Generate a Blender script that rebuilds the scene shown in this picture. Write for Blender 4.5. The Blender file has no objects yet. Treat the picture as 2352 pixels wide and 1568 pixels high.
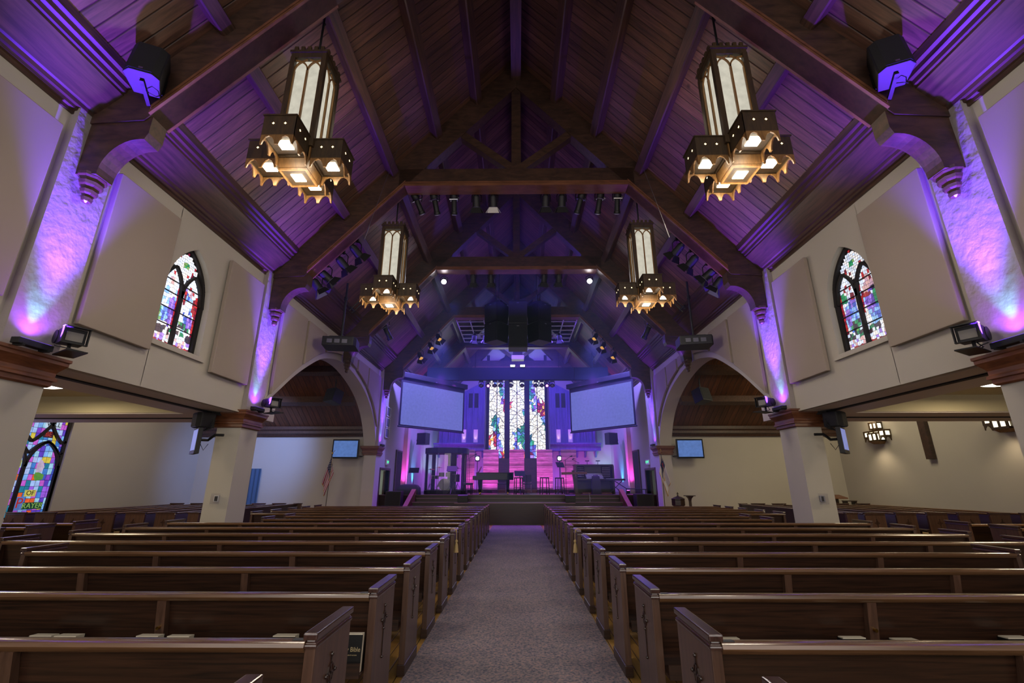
import bpy, bmesh, math, random
from mathutils import Vector, Matrix
rnd = random.Random(11)
S = bpy.context.scene
COL = S.collection
rad = math.radians

# ------------------------------------------------------------------ camera, world, exposure, large lights
cam = bpy.data.objects.new('camera', bpy.data.cameras.new('camera'))
COL.objects.link(cam)
cam.data.sensor_width = 36.0
cam.data.lens = 1052 / 2352 * 36.0
cam.data.clip_end = 200
cam.location = (0, 0, 1.5)
cam.rotation_euler = (rad(90 + 17.268), 0, rad(0.624))
S.camera = cam

S.view_settings.view_transform = 'Standard'
S.view_settings.look = 'None'
S.view_settings.exposure = 0.0
S.view_settings.gamma = 1.0
S.view_settings.use_curve_mapping = False
S.cycles.use_denoising = True
S.cycles.max_bounces = 6
S.cycles.sample_clamp_indirect = 4.0

W = bpy.data.worlds.new('world'); S.world = W
W.use_nodes = True
W.node_tree.nodes['Background'].inputs[0].default_value = (1.0, 0.94, 0.90, 1)
W.node_tree.nodes['Background'].inputs[1].default_value = 1.0


def lamp(kind, loc, target=None, energy=100, color=(1, 1, 1), size=0.1, angle=60, blend=0.5, size_y=None, spread=None):
    d = bpy.data.lights.new('lamp_' + kind.lower(), kind)
    d.energy = energy; d.color = color
    if kind == 'AREA':
        d.size = size
        if size_y: d.shape = 'RECTANGLE'; d.size_y = size_y
        if spread: d.spread = rad(spread)
    else:
        d.shadow_soft_size = size
    if kind == 'SPOT':
        d.spot_size = rad(angle); d.spot_blend = blend
    o = bpy.data.objects.new('lamp', d); COL.objects.link(o)
    o.location = loc
    if target is not None:
        v = Vector(target) - Vector(loc)
        o.rotation_euler = v.to_track_quat('-Z', 'Y').to_euler()
    return o


WARM = (1.0, 0.80, 0.52)
PUR = (0.13, 0.035, 1.0)
MAG = (1.0, 0.09, 1.0)
# added soft fill from the open rear end; no window is built there
lamp('AREA', (0, -2.7, 3.6), (0, 12, 1.6), 110, (1.0, 0.92, 0.86), 10, size_y=4, spread=130)
# purple wash thrown up every pilaster by the LED bars standing on the capitals
PILY = (5.11, 9.92, 19.5)
for s in (-1, 1):
    for y, e in zip(PILY, (2600, 2200, 1300)):
        lamp('SPOT', (s * 5.50, y, 3.14), (s * 5.56, y, 6.0), e * 0.30, (0.24, 0.05, 1.0), 0.04, 46, 1.0)
        lamp('SPOT', (s * 5.46, y, 3.16), (s * 5.0, y, 6.5), e * 1.2, PUR, 0.04, 56, 0.6)
        for q in (-1, 1): lamp('SPOT', (s * 5.45, y + q * 0.12, 3.38), (s * 4.98, y + q * 1.1, 6.6), e * 0.7, PUR, 0.04, 34, 0.8)
        lamp('SPOT', (s * 5.57, y - 0.1, 3.09), (s * 5.68, y - 0.06, 3.75), e * 0.022, (0.30, 0.05, 1.0), 0.03, 120, 0.8)
        lamp('SPOT', (s * 5.60, y - 0.1, 3.09), (s * 5.70, y - 0.06, 3.9), e * 0.020, (0.1, 1.0, 0.9), 0.02, 44, 0.9)
    # smaller violet lamp on the far side of every second bracket
    lamp('SPOT', (s * 5.3, 14.4, 5.45), (s * 4.9, 16.0, 7.6), 60, PUR, 0.05, 120, 0.8)
    lamp('AREA', (s * 8.9, 8.4, 3.20), (s * 8.9, 8.4, 0), 60, WARM, 0.5)
    lamp('AREA', (s * 8.9, 4.2, 3.20), (s * 8.9, 4.2, 0), 60, WARM, 0.5)
lamp('AREA', (10.4, 14.6, 5.6), (10.0, 17.2, 0), 150, (1.0, 0.87, 0.58), 2.0)
lamp('AREA', (-10.2, 14.0, 5.6), (-11.5, 14.6, 0), 110, (1.0, 0.86, 0.66), 2.0)
lamp('SPOT', (-8.0, 15.2, 4.3), (-11.0, 19.4, 2.6), 1300, (0.22, 0.36, 1.0), 0.25, 70, 1.0)
# two blue uplights added to tint the roof, then the stage washes
lamp('AREA', (0, 12.3, 8.3), (0, 12.3, 20), 40, (0.22, 0.10, 1.0), 3.5, size_y=0.8)
lamp('AREA', (0, 17.0, 8.3), (0, 17.0, 20), 120, (0.18, 0.10, 1.0), 3.5, size_y=0.8)
lamp('AREA', (0, 24.6, 8.3), (0, 28.8, 4.0), 620, (0.16, 0.09, 1.0), 6.0, size_y=0.6)
lamp('AREA', (0, 21.6, 8.5), (0, 21.6, 0.0), 420, (0.18, 0.10, 1.0), 5.0, size_y=1.5)
lamp('AREA', (0, 27.2, 9.4), (0, 27.6, 20.0), 160, (0.22, 0.30, 1.0), 3.0)
for x in (-3.9, 3.9):
    q = 1 if x > 0 else -1
    lamp('SPOT', (x * 0.8, 26.4, 1.4), (x * 1.0, 29.2, 2.6), 420, (0.55, 0.06, 1.0), 0.2, 110, 0.9)
    # cyan and magenta uplights along the chancel side walls
    lamp('SPOT', (q * 5.55, 26.4, 1.25), (q * 5.72, 26.5, 3.4), 300, (0.06, 0.45, 1.0), 0.06, 70, 0.9)
    lamp('SPOT', (q * 5.35, 28.4, 1.3), (q * 5.3, 29.1, 3.4), 200, (0.25, 0.9, 1.0), 0.06, 60, 0.9)
    lamp('SPOT', (q * 5.50, 24.15, 1.22), (q * 5.60, 24.2, 4.2), 1500, (1.0, 0.05, 0.9), 0.04, 30, 0.9)
    lamp('SPOT', (q * 5.70, 23.72, 1.15), (q * 5.71, 23.9, 3.6), 420, (1.0, 0.06, 0.9), 0.04, 46, 0.9)
    lamp('SPOT', (q * 5.50, 24.15, 1.22), (q * 5.62, 24.2, 2.0), 14, (1.0, 0.3, 0.8), 0.04, 60, 0.9)
for x in (-2.55, -1.42, -0.02, 1.48, 2.78):
    lamp('SPOT', (x, 24.62, 1.30), (x, 25.5, 2.30), 70, MAG, 0.05, 110, 0.7)
lamp('SPOT', (0, 22.9, 6.3), (0, 25.5, 2.2), 700, (1.0, 0.10, 1.0), 0.2, 64, 0.8)
lamp('SPOT', (0, 23.3, 6.2), (0, 21.8, 1.0), 900, (0.45, 0.32, 1.0), 0.2, 84, 0.8)
lamp('SPOT', (-4.0, 23.1, 2.7), (-3.5, 22.6, 1.3), 30, MAG, 0.05, 100, 0.8)  # added spot inside the booth, turns the drums magenta
for s in (-1, 1):
    lamp('SPOT', (s * 3.2, 23.0, 6.4), (s * 3.4, 21.6, 1.0), 700, (0.55, 0.05, 1.0), 0.15, 76, 0.8)
    lamp('SPOT', (s * 3.6, 21.3, 6.6), (s * 3.2, 19.6, 0.8), 1500, (0.55, 0.05, 1.0), 0.15, 60, 0.8)
    lamp('SPOT', (s * 2.62, 14.75, 8.35), (s * 1.9, 6.0, 0.0), 260, (1.0, 0.95, 0.98), 0.06, 60, 0.9)
    lamp('SPOT', (s * 3.4, 20.6, 8.0), (s * 5.8, 22.4, 3.0), 1900, (0.22, 0.18, 1.0), 0.2, 120, 0.9)
    lamp('SPOT', (s * 2.0, 25.0, 7.4), (s * 5.8, 26.4, 3.0), 1100, (0.26, 0.16, 1.0), 0.2, 110, 0.9)
    lamp('SPOT', (s * 2.4, 17.5, 8.6), (s * 5.6, 16.2, 5.0), 300, (0.24, 0.14, 1.0), 0.2, 110, 0.9)


# ------------------------------------------------------------------ materials
def lin(r, g, b):
    return tuple(((c / 255) / 12.92 if c / 255 <= 0.04045 else ((c / 255 + 0.055) / 1.055) ** 2.4) for c in (r, g, b))


def nmat(name):
    m = bpy.data.materials.new(name); m.use_nodes = True
    return m, m.node_tree, m.node_tree.nodes['Principled BSDF']


def mat(name, c, rough=0.6, metal=0.0, emit=0.0, ecol=None, bump=0.0, bscale=60.0, vary=0.0, vscale=4.0, spec=0.5):
    m, t, b = nmat(name)
    c = lin(*c)
    b.inputs['Base Color'].default_value = (*c, 1)
    b.inputs['Roughness'].default_value = rough
    b.inputs['Metallic'].default_value = metal
    b.inputs['Specular IOR Level'].default_value = spec
    if emit:
        b.inputs['Emission Color'].default_value = (*(lin(*ecol) if ecol else c), 1)
        b.inputs['Emission Strength'].default_value = emit
    tc = t.nodes.new('ShaderNodeTexCoord')
    if vary:
        n = t.nodes.new('ShaderNodeTexNoise'); n.inputs['Scale'].default_value = vscale; n.inputs['Detail'].default_value = 4
        t.links.new(tc.outputs['Object'], n.inputs['Vector'])
        r = t.nodes.new('ShaderNodeValToRGB')
        r.color_ramp.elements[0].position = 0.3; r.color_ramp.elements[1].position = 0.7
        r.color_ramp.elements[0].color = (*[x * (1 - vary) for x in c], 1)
        r.color_ramp.elements[1].color = (*[min(1, x * (1 + vary)) for x in c], 1)
        t.links.new(n.outputs['Fac'], r.inputs['Fac']); t.links.new(r.outputs['Color'], b.inputs['Base Color'])
    if bump:
        n = t.nodes.new('ShaderNodeTexNoise'); n.inputs['Scale'].default_value = bscale; n.inputs['Detail'].default_value = 3
        t.links.new(tc.outputs['Object'], n.inputs['Vector'])
        bp = t.nodes.new('ShaderNodeBump'); bp.inputs['Strength'].default_value = bump; bp.inputs['Distance'].default_value = 0.02
        t.links.new(n.outputs['Fac'], bp.inputs['Height']); t.links.new(bp.outputs['Normal'], b.inputs['Normal'])
    return m


def wood(name, c1, c2, scale=(1, 1, 1), rough=0.4, tint=0.25, plank=None, width=0.19, knots=False, coat=0.0):
    """grain stretched by scale; plank = axis index across the boards"""
    m, t, b = nmat(name)
    L = t.links.new
    N = t.nodes.new
    tc = N('ShaderNodeTexCoord'); mp = N('ShaderNodeMapping'); mp.inputs['Scale'].default_value = scale
    L(tc.outputs['Object'], mp.inputs['Vector'])
    vec = mp.outputs['Vector']
    oi = N('ShaderNodeObjectInfo')
    add = N('ShaderNodeVectorMath'); add.operation = 'ADD'
    mul = N('ShaderNodeMath'); mul.operation = 'MULTIPLY'; mul.inputs[1].default_value = 37.0
    L(oi.outputs['Random'], mul.inputs[0]); L(vec, add.inputs[0])
    cmb = N('ShaderNodeCombineXYZ'); L(mul.outputs[0], cmb.inputs[0]); L(mul.outputs[0], cmb.inputs[2])
    L(cmb.outputs[0], add.inputs[1]); vec = add.outputs[0]
    fac = None
    if plank is not None:
        sp = N('ShaderNodeSeparateXYZ'); L(tc.outputs['Object'], sp.inputs[0])
        dv = N('ShaderNodeMath'); dv.operation = 'DIVIDE'; dv.inputs[1].default_value = width
        L(sp.outputs[plank], dv.inputs[0])
        fl = N('ShaderNodeMath'); fl.operation = 'FLOOR'; L(dv.outputs[0], fl.inputs[0])
        fr = N('ShaderNodeMath'); fr.operation = 'FRACT'; L(dv.outputs[0], fr.inputs[0])
        wn = N('ShaderNodeTexWhiteNoise'); wn.noise_dimensions = '1D'; L(fl.outputs[0], wn.inputs['W'])
        c2x = N('ShaderNodeCombineXYZ'); m3 = N('ShaderNodeMath'); m3.operation = 'MULTIPLY'; m3.inputs[1].default_value = 31
        L(wn.outputs['Value'], m3.inputs[0]); L(m3.outputs[0], c2x.inputs[0]); L(m3.outputs[0], c2x.inputs[2])
        a2 = N('ShaderNodeVectorMath'); a2.operation = 'ADD'; L(vec, a2.inputs[0]); L(c2x.outputs[0], a2.inputs[1]); vec = a2.outputs[0]
    n = N('ShaderNodeTexNoise'); n.inputs['Scale'].default_value = 2.2; n.inputs['Detail'].default_value = 6; n.inputs['Roughness'].default_value = 0.62; n.inputs['Distortion'].default_value = 0.6
    L(vec, n.inputs['Vector'])
    r = N('ShaderNodeValToRGB')
    r.color_ramp.elements[0].position = 0.32; r.color_ramp.elements[1].position = 0.68
    r.color_ramp.elements[0].color = (*lin(*c1), 1); r.color_ramp.elements[1].color = (*lin(*c2), 1)
    L(n.outputs['Fac'], r.inputs['Fac']); col = r.outputs['Color']
    hs = N('ShaderNodeHueSaturation'); L(col, hs.inputs['Color'])
    mr = N('ShaderNodeMapRange'); mr.inputs[3].default_value = 1 - tint; mr.inputs[4].default_value = 1 + tint
    L(wn.outputs['Value'] if plank is not None else oi.outputs['Random'], mr.inputs[0]); L(mr.outputs[0], hs.inputs['Value']); col = hs.outputs['Color']
    if knots:
        mk = N('ShaderNodeMapping'); mk.inputs['Scale'].default_value = (1.0, 1.0, 1.0); L(tc.outputs['Object'], mk.inputs['Vector'])
        vo = N('ShaderNodeTexVoronoi'); vo.inputs['Scale'].default_value = 1.5; L(mk.outputs[0], vo.inputs['Vector'])
        rk = N('ShaderNodeValToRGB'); rk.color_ramp.elements[0].position = 0.03; rk.color_ramp.elements[1].position = 0.085
        rk.color_ramp.elements[0].color = (0.35, 0.3, 0.3, 1); rk.color_ramp.elements[1].color = (1, 1, 1, 1)
        L(vo.outputs['Distance'], rk.inputs['Fac'])
        mx = N('ShaderNodeMix'); mx.data_type = 'RGBA'; mx.blend_type = 'MULTIPLY'; mx.inputs[0].default_value = 1
        L(col, mx.inputs[6]); L(rk.outputs['Color'], mx.inputs[7]); col = mx.outputs[2]
    if plank is not None:
        rg = N('ShaderNodeValToRGB')
        e = rg.color_ramp.elements
        e[0].position = 0.0; e[0].color = (0.12, 0.12, 0.12, 1); e[1].position = 0.07; e[1].color = (1, 1, 1, 1)
        x = e.new(0.93); x.color = (1, 1, 1, 1); x = e.new(1.0); x.color = (0.12, 0.12, 0.12, 1)
        L(fr.outputs[0], rg.inputs['Fac'])
        mx = N('ShaderNodeMix'); mx.data_type = 'RGBA'; mx.blend_type = 'MULTIPLY'; mx.inputs[0].default_value = 1
        L(col, mx.inputs[6]); L(rg.outputs['Color'], mx.inputs[7]); col = mx.outputs[2]
        bp = N('ShaderNodeBump'); bp.inputs['Strength'].default_value = 0.6; bp.inputs['Distance'].default_value = 0.02
        L(rg.outputs['Color'], bp.inputs['Height']); L(bp.outputs['Normal'], b.inputs['Normal'])
    L(col, b.inputs['Base Color'])
    b.inputs['Roughness'].default_value = rough
    if coat:
        b.inputs['Coat Weight'].default_value = coat; b.inputs['Coat Roughness'].default_value = 0.18
    return m


def emission(name, c, strength, vary=0.0):
    m = mat(name, c, 0.4)
    b = m.node_tree.nodes['Principled BSDF']
    b.inputs['Base Color'].default_value = (0.02, 0.02, 0.02, 1)
    b.inputs['Emission Color'].default_value = (*lin(*c), 1)
    b.inputs['Emission Strength'].default_value = strength
    if vary:
        t = m.node_tree
        tc = t.nodes.new('ShaderNodeTexCoord'); n = t.nodes.new('ShaderNodeTexNoise'); n.inputs['Scale'].default_value = 9; n.inputs['Detail'].default_value = 5
        t.links.new(tc.outputs['Object'], n.inputs['Vector'])
        mr = t.nodes.new('ShaderNodeMapRange'); mr.inputs[1].default_value = 0.3; mr.inputs[2].default_value = 0.7
        mr.inputs[3].default_value = strength * (1 - vary); mr.inputs[4].default_value = strength * (1 + vary)
        t.links.new(n.outputs['Fac'], mr.inputs[0]); t.links.new(mr.outputs[0], b.inputs['Emission Strength'])
    return m


M = {}
M['wall'] = mat('cream_plaster', (176, 169, 157), 0.85, bump=0.08, bscale=90, vary=0.03, vscale=0.7)
M['pilaster'] = mat('rough_trowelled_plaster', (152, 142, 138), 0.8, bump=0.9, bscale=7, vary=0.06, vscale=3)
M['panel'] = mat('taupe_acoustic_fabric', (150, 136, 124), 0.95, bump=0.12, bscale=260)
M['wood_roof'] = wood('roof_boards', (66, 44, 34), (112, 76, 58), (0.7, 9, 0.7), 0.5, 0.28, plank=1, width=0.2, knots=True)
M['wood_transept'] = wood('transept_boards', (70, 42, 26), (112, 68, 42), (7, 0.7, 0.7), 0.5, 0.25, plank=0, width=0.2, knots=True)
M['wood_beam'] = wood('dark_oak_beam', (44, 31, 25), (76, 53, 42), (1.5, 5, 5), 0.42, 0.12)
M['wood_cornice'] = wood('cornice_wood', (52, 36, 30), (86, 60, 48), (9, 0.6, 9), 0.38, 0.1)
M['wood_trim'] = wood('moulded_trim_wood', (92, 58, 40), (124, 80, 56), (1, 3, 3), 0.4, 0.1)
M['wood_pew'] = wood('dark_stained_pew_oak', (27, 16, 11), (60, 37, 25), (0.9, 22, 26), 0.34, 0.14, coat=0.15)
M['wood_pew_end'] = wood('pew_end_oak', (66, 46, 36), (92, 66, 52), (14, 14, 0.8), 0.34, 0.1, coat=0.3)
M['wood_cap'] = wood('capital_wood', (84, 48, 30), (122, 74, 46), (2, 2, 12), 0.35, 0.1, coat=0.2)
M['wood_gold'] = wood('honey_lantern_wood', (104, 72, 36), (142, 102, 54), (10, 10, 2), 0.5, 0.08)
M['wood_lantern'] = wood('dark_lantern_wood', (44, 33, 20), (70, 52, 30), (10, 10, 2), 0.5, 0.08)
M['wood_floor'] = wood('yellow_wood_floor', (140, 106, 50), (176, 138, 74), (6, 0.5, 1), 0.4, 0.15, plank=0, width=0.09)
M['wood_stage'] = wood('stage_wood', (32, 19, 18), (54, 32, 30), (0.8, 12, 14), 0.36, 0.1)
M['nosing'] = wood('lightened_step_nosing', (92, 66, 70), (120, 90, 94), (0.8, 12, 12), 0.3, 0.05)  # lightened to stand for pink light catching the tread edges
M['pallet'] = wood('pallet_boards', (132, 104, 92), (196, 168, 156), (0.8, 5, 5), 0.6, 0.42, plank=2, width=0.115)
M['black'] = mat('matt_black', (20, 20, 23), 0.55)
M['gloss'] = mat('gloss_black', (8, 8, 11), 0.3, spec=0.3)
M['grille'] = mat('black_speaker_grille', (14, 14, 17), 0.75, bump=0.3, bscale=300)
M['steel'] = mat('brushed_steel', (150, 150, 155), 0.3, 1.0)
M['brass'] = mat('brass', (190, 150, 70), 0.25, 1.0)
M['white'] = mat('white_enamel', (215, 212, 206), 0.5)
M['page'] = mat('page_edges', (214, 204, 180), 0.8)
M['cover'] = mat('black_book_cover', (16, 15, 16), 0.45)
M['gilt'] = mat('gilt_lettering', (178, 160, 120), 0.5)
M['soffit'] = mat('grey_soffit_paint', (190, 180, 174), 0.8)
M['cream'] = mat('cream_ceiling_paint', (186, 177, 146), 0.85)
M['rope'] = mat('gold_tassel_cord', (186, 160, 110), 0.8, bump=0.4, bscale=200)
M['groove'] = mat('dark_groove', (30, 26, 26), 0.8)
M['bracket'] = mat('black_bracket', (26, 26, 28), 0.45, 0.3)
M['lens'] = emission('dim_lens', (70, 60, 90), 0.5)
M['dimlens'] = mat('dull_lamp_glass', (120, 116, 112), 0.3)
M['pane_warm'] = emission('frosted_lantern_glass', (240, 234, 214), 0.66, 0.12)
M['bulb'] = emission('glowing_lamp', (255, 244, 214), 14)
M['bulb_small'] = emission('glowing_pinhole', (255, 226, 160), 5)
M['disc'] = emission('ceiling_lamp_disc', (255, 246, 228), 5)
M['sconce_pane'] = emission('sconce_glass', (255, 240, 200), 3.2)
M['screen'] = emission('glowing_projection_cloth', (118, 128, 222), 0.66, 0.10)  # light falling on the cloth is given as its own glow
M['tv'] = emission('blue_display', (86, 124, 196), 0.75, 0.15)
M['tv_pale'] = emission('pale_blue_display', (128, 138, 205), 0.8, 0.1)
M['exit'] = emission('green_exit', (60, 255, 150), 1.6)
M['spot_white'] = emission('white_spot', (255, 246, 255), 60)
M['blinder'] = emission('blinder', (235, 255, 225), 9)
M['led_mag'] = emission('magenta_led', (255, 90, 255), 14)
M['led_white'] = emission('white_led', (220, 240, 255), 14)
M['led_blue'] = emission('violet_led', (120, 70, 255), 2.0)
M['hall'] = mat('hall_wall', (170, 178, 168), 0.8)


def carpet():
    m, t, b = nmat('speckled_carpet')
    L = t.links.new; N = t.nodes.new
    tc = N('ShaderNodeTexCoord')
    n = N('ShaderNodeTexNoise'); n.inputs['Scale'].default_value = 48; n.inputs['Detail'].default_value = 4
    L(tc.outputs['Object'], n.inputs['Vector'])
    r = N('ShaderNodeValToRGB'); e = r.color_ramp.elements
    e[0].position = 0.28; e[0].color = (*lin(58, 64, 82), 1); e[1].position = 0.75; e[1].color = (*lin(168, 132, 118), 1)
    x = e.new(0.45); x.color = (*lin(108, 102, 108), 1); x = e.new(0.57); x.color = (*lin(134, 120, 120), 1)
    L(n.outputs['Fac'], r.inputs['Fac'])
    n2 = N('ShaderNodeTexNoise'); n2.inputs['Scale'].default_value = 1.3; L(tc.outputs['Object'], n2.inputs['Vector'])
    mr = N('ShaderNodeMapRange'); mr.inputs[1].default_value = 0.3; mr.inputs[2].default_value = 0.7; mr.inputs[3].default_value = 0.85; mr.inputs[4].default_value = 1.12
    L(n2.outputs['Fac'], mr.inputs[0])
    hs = N('ShaderNodeHueSaturation'); L(r.outputs['Color'], hs.inputs['Color']); L(mr.outputs[0], hs.inputs['Value'])
    L(hs.outputs['Color'], b.inputs['Base Color']); b.inputs['Roughness'].default_value = 0.95
    bp = N('ShaderNodeBump'); bp.inputs['Strength'].default_value = 0.5; bp.inputs['Distance'].default_value = 0.01
    L(n.outputs['Fac'], bp.inputs['Height']); L(bp.outputs['Normal'], b.inputs['Normal'])
    return m


M['carpet'] = carpet()


def clear_acrylic():
    m, t, b = nmat('clear_acrylic')
    t.nodes.remove(b)
    N = t.nodes.new
    tr = N('ShaderNodeBsdfTransparent'); tr.inputs[0].default_value = (0.95, 0.95, 0.98, 1)
    gl = N('ShaderNodeBsdfGlossy'); gl.inputs['Roughness'].default_value = 0.05
    fr = N('ShaderNodeFresnel'); fr.inputs[0].default_value = 1.45
    mx = N('ShaderNodeMixShader')
    t.links.new(fr.outputs[0], mx.inputs[0]); t.links.new(tr.outputs[0], mx.inputs[1]); t.links.new(gl.outputs[0], mx.inputs[2])
    t.links.new(mx.outputs[0], t.nodes['Material Output'].inputs[0])
    return m


M['acrylic'] = clear_acrylic()
GL = {}


def glass(c, s=1.0):
    k = (c, s)
    if k not in GL:
        GL[k] = emission('stained_glass', c, s, 0.22)
    return GL[k]


# ------------------------------------------------------------------ mesh helpers
class MB:
    def __init__(self, Mx=None):
        self.v = []; self.f = []; self.mi = []; self.m = 0; self.M = Mx

    def add(self, vs, fs):
        o = len(self.v)
        for p in vs:
            p = Vector(p)
            self.v.append(tuple(self.M @ p) if self.M is not None else tuple(p))
        for q in fs:
            self.f.append([i + o for i in q]); self.mi.append(self.m)

    def box(self, x0, x1, y0, y1, z0, z1):
        vs = [(x, y, z) for z in (z0, z1) for y in (y0, y1) for x in (x0, x1)]
        self.add(vs, [(0, 2, 3, 1), (4, 5, 7, 6), (0, 1, 5, 4), (2, 6, 7, 3), (0, 4, 6, 2), (1, 3, 7, 5)])
        return self

    def obox(self, c, size, R):
        a, b, d = [x / 2 for x in size]
        vs = [Vector(c) + R @ Vector((x, y, z)) for z in (-d, d) for y in (-b, b) for x in (-a, a)]
        self.add(vs, [(0, 2, 3, 1), (4, 5, 7, 6), (0, 1, 5, 4), (2, 6, 7, 3), (0, 4, 6, 2), (1, 3, 7, 5)])
        return self

    def bar(self, p, q, w, h, up=(0, 0, 1)):
        p = Vector(p); q = Vector(q); d = (q - p)
        l = d.length; d.normalize(); u = Vector(up)
        s = d.cross(u); s.normalize(); u = s.cross(d)
        R = Matrix((d, s, u)).transposed()
        return self.obox((p + q) / 2, (l, w, h), R)

    def prism(self, pts, ax, a, b):
        n = len(pts)
        def P(u, v, t):
            return (t, u, v) if ax == 'x' else (u, t, v) if ax == 'y' else (u, v, t)
        vs = [P(u, v, a) for u, v in pts] + [P(u, v, b) for u, v in pts]
        fs = [tuple(range(n))[::-1], tuple(range(n, 2 * n))] + [(i, (i + 1) % n, n + (i + 1) % n, n + i) for i in range(n)]
        self.add(vs, fs); return self

    def cyl(self, p, q, r0, r1=None, n=12):
        r1 = r0 if r1 is None else r1
        p = Vector(p); q = Vector(q); d = (q - p).normalized()
        u = d.orthogonal().normalized(); w = d.cross(u)
        vs = []
        for c, r in ((p, r0), (q, r1)):
            for i in range(n):
                a = 2 * math.pi * i / n
                vs.append(c + (u * math.cos(a) + w * math.sin(a)) * r)
        self.add(vs, [tuple(range(n))[::-1], tuple(range(n, 2 * n))] + [(i, (i + 1) % n, n + (i + 1) % n, n + i) for i in range(n)])
        return self

    def lathe(self, prof, c=(0, 0, 0), n=16, sx=1, sy=1, ph=0.0):
        vs = []; k = len(prof)
        for i in range(n):
            a = 2 * math.pi * (i + ph) / n
            for r, z in prof:
                vs.append((c[0] + r * math.cos(a) * sx, c[1] + r * math.sin(a) * sy, c[2] + z))
        fs = []
        for i in range(n):
            j = (i + 1) % n
            for t in range(k - 1):
                fs.append((i * k + t, j * k + t, j * k + t + 1, i * k + t + 1))
        fs.append(tuple(i * k for i in range(n))[::-1]); fs.append(tuple(i * k + k - 1 for i in range(n)))
        self.add(vs, fs); return self

    def sph(self, c, r, n=10, sz=1.0):
        prof = [(max(0.0005, r * math.sin(math.pi * i / n)), -r * sz * math.cos(math.pi * i / n)) for i in range(n + 1)]
        return self.lathe(prof, c, n + 2)

    def tube(self, pts, r, n=6):
        pts = [Vector(p) for p in pts]
        rings = []
        u = None
        for i, p in enumerate(pts):
            d = (pts[min(i + 1, len(pts) - 1)] - pts[max(i - 1, 0)]).normalized()
            if u is None: u = d.orthogonal().normalized()
            u = (u - d * u.dot(d)).normalized(); w = d.cross(u)
            rr = r[i] if isinstance(r, (list, tuple)) else r
            rings.append([p + (u * math.cos(2 * math.pi * k / n) + w * math.sin(2 * math.pi * k / n)) * rr for k in range(n)])
        vs = [v for g in rings for v in g]
        fs = [tuple(range(n))[::-1], tuple(range(len(vs) - n, len(vs)))]
        for i in range(len(rings) - 1):
            for k in range(n):
                fs.append((i * n + k, i * n + (k + 1) % n, (i + 1) * n + (k + 1) % n, (i + 1) * n + k))
        self.add(vs, fs); return self

    def strip(self, prof, x0, x1):
        """wall slab of thickness x0..x1: prof = (y, z low, z high) stations"""
        n = len(prof); vs = []
        for y, a, b in prof:
            vs += [(x0, y, a), (x0, y, b), (x1, y, a), (x1, y, b)]
        fs = []
        for i in range(n - 1):
            o = 4 * i
            fs += [(o, o + 1, o + 5, o + 4), (o + 2, o + 6, o + 7, o + 3), (o, o + 4, o + 6, o + 2), (o + 1, o + 3, o + 7, o + 5)]
        o = 4 * (n - 1)
        fs += [(0, 2, 3, 1), (o, o + 1, o + 3, o + 2)]
        self.add(vs, fs); return self

    def loft(self, rings):
        n = len(rings[0]); vs = [p for r in rings for p in r]
        fs = [tuple(range(n))[::-1], tuple(range(len(vs) - n, len(vs)))]
        for i in range(len(rings) - 1):
            for k in range(n):
                fs.append((i * n + k, i * n + (k + 1) % n, (i + 1) * n + (k + 1) % n, (i + 1) * n + k))
        self.add(vs, fs); return self

    def rect_rings(self, cx, cy, hx, hy, prof):
        """stack of rectangles: prof = (grow, z)"""
        return self.loft([[(cx - hx - g, cy - hy - g, z), (cx + hx + g, cy - hy - g, z), (cx + hx + g, cy + hy + g, z), (cx - hx - g, cy + hy + g, z)] for g, z in prof])

    def build(self, name, mats, parent=None, bev=0.0, smooth=False, weld=False, kind=None, label=None):
        me = bpy.data.meshes.new(name)
        me.from_pydata(self.v, [], self.f)
        if not isinstance(mats, (list, tuple)): mats = [mats]
        for m in mats: me.materials.append(m)
        if len(mats) > 1: me.polygons.foreach_set('material_index', self.mi)
        bm = bmesh.new(); bm.from_mesh(me)
        if weld: bmesh.ops.remove_doubles(bm, verts=bm.verts, dist=1e-5)
        bmesh.ops.recalc_face_normals(bm, faces=bm.faces)
        if bev:
            es = [e for e in bm.edges if len(e.link_faces) == 2 and e.calc_face_angle(0) > 0.5]
            bmesh.ops.bevel(bm, geom=es, offset=bev, segments=2, profile=0.6, affect='EDGES', clamp_overlap=True)
        bm.to_mesh(me); bm.free()
        if smooth:
            me.polygons.foreach_set('use_smooth', [True] * len(me.polygons))
            try: me.set_sharp_from_angle(angle=0.7)
            except Exception: pass
        o = bpy.data.objects.new(name, me); COL.objects.link(o)
        if parent is not None: o.parent = parent
        if kind: o['kind'] = kind
        if label: o['label'] = label
        return o


def tag(o, label, cat, group=None):
    o['label'] = label; o['category'] = cat
    if group: o['group'] = group
    return o


def thing(name, label, cat, loc=(0, 0, 0), rz=0.0, group=None):
    o = bpy.data.objects.new(name, None); COL.objects.link(o)
    o.empty_display_size = 0.1
    o.location = loc; o.rotation_euler = (0, 0, rz)
    return tag(o, label, cat, group)


def dup(root, loc=None, rz=None, label=None, group=None):
    def cp(o, par):
        c = o.copy(); COL.objects.link(c)
        if par is not None: c.parent = par
        for ch in list(kids.get(o.name, ())): cp(ch, c)
        return c
    kids = {}
    def walk(o):
        kids[o.name] = list(o.children)
        for ch in o.children: walk(ch)
    walk(root)
    r = cp(root, None)
    if loc is not None: r.location = loc
    if rz is not None: r.rotation_euler = (0, 0, rz)
    if label: r['label'] = label
    if group: r['group'] = group
    return r


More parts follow.
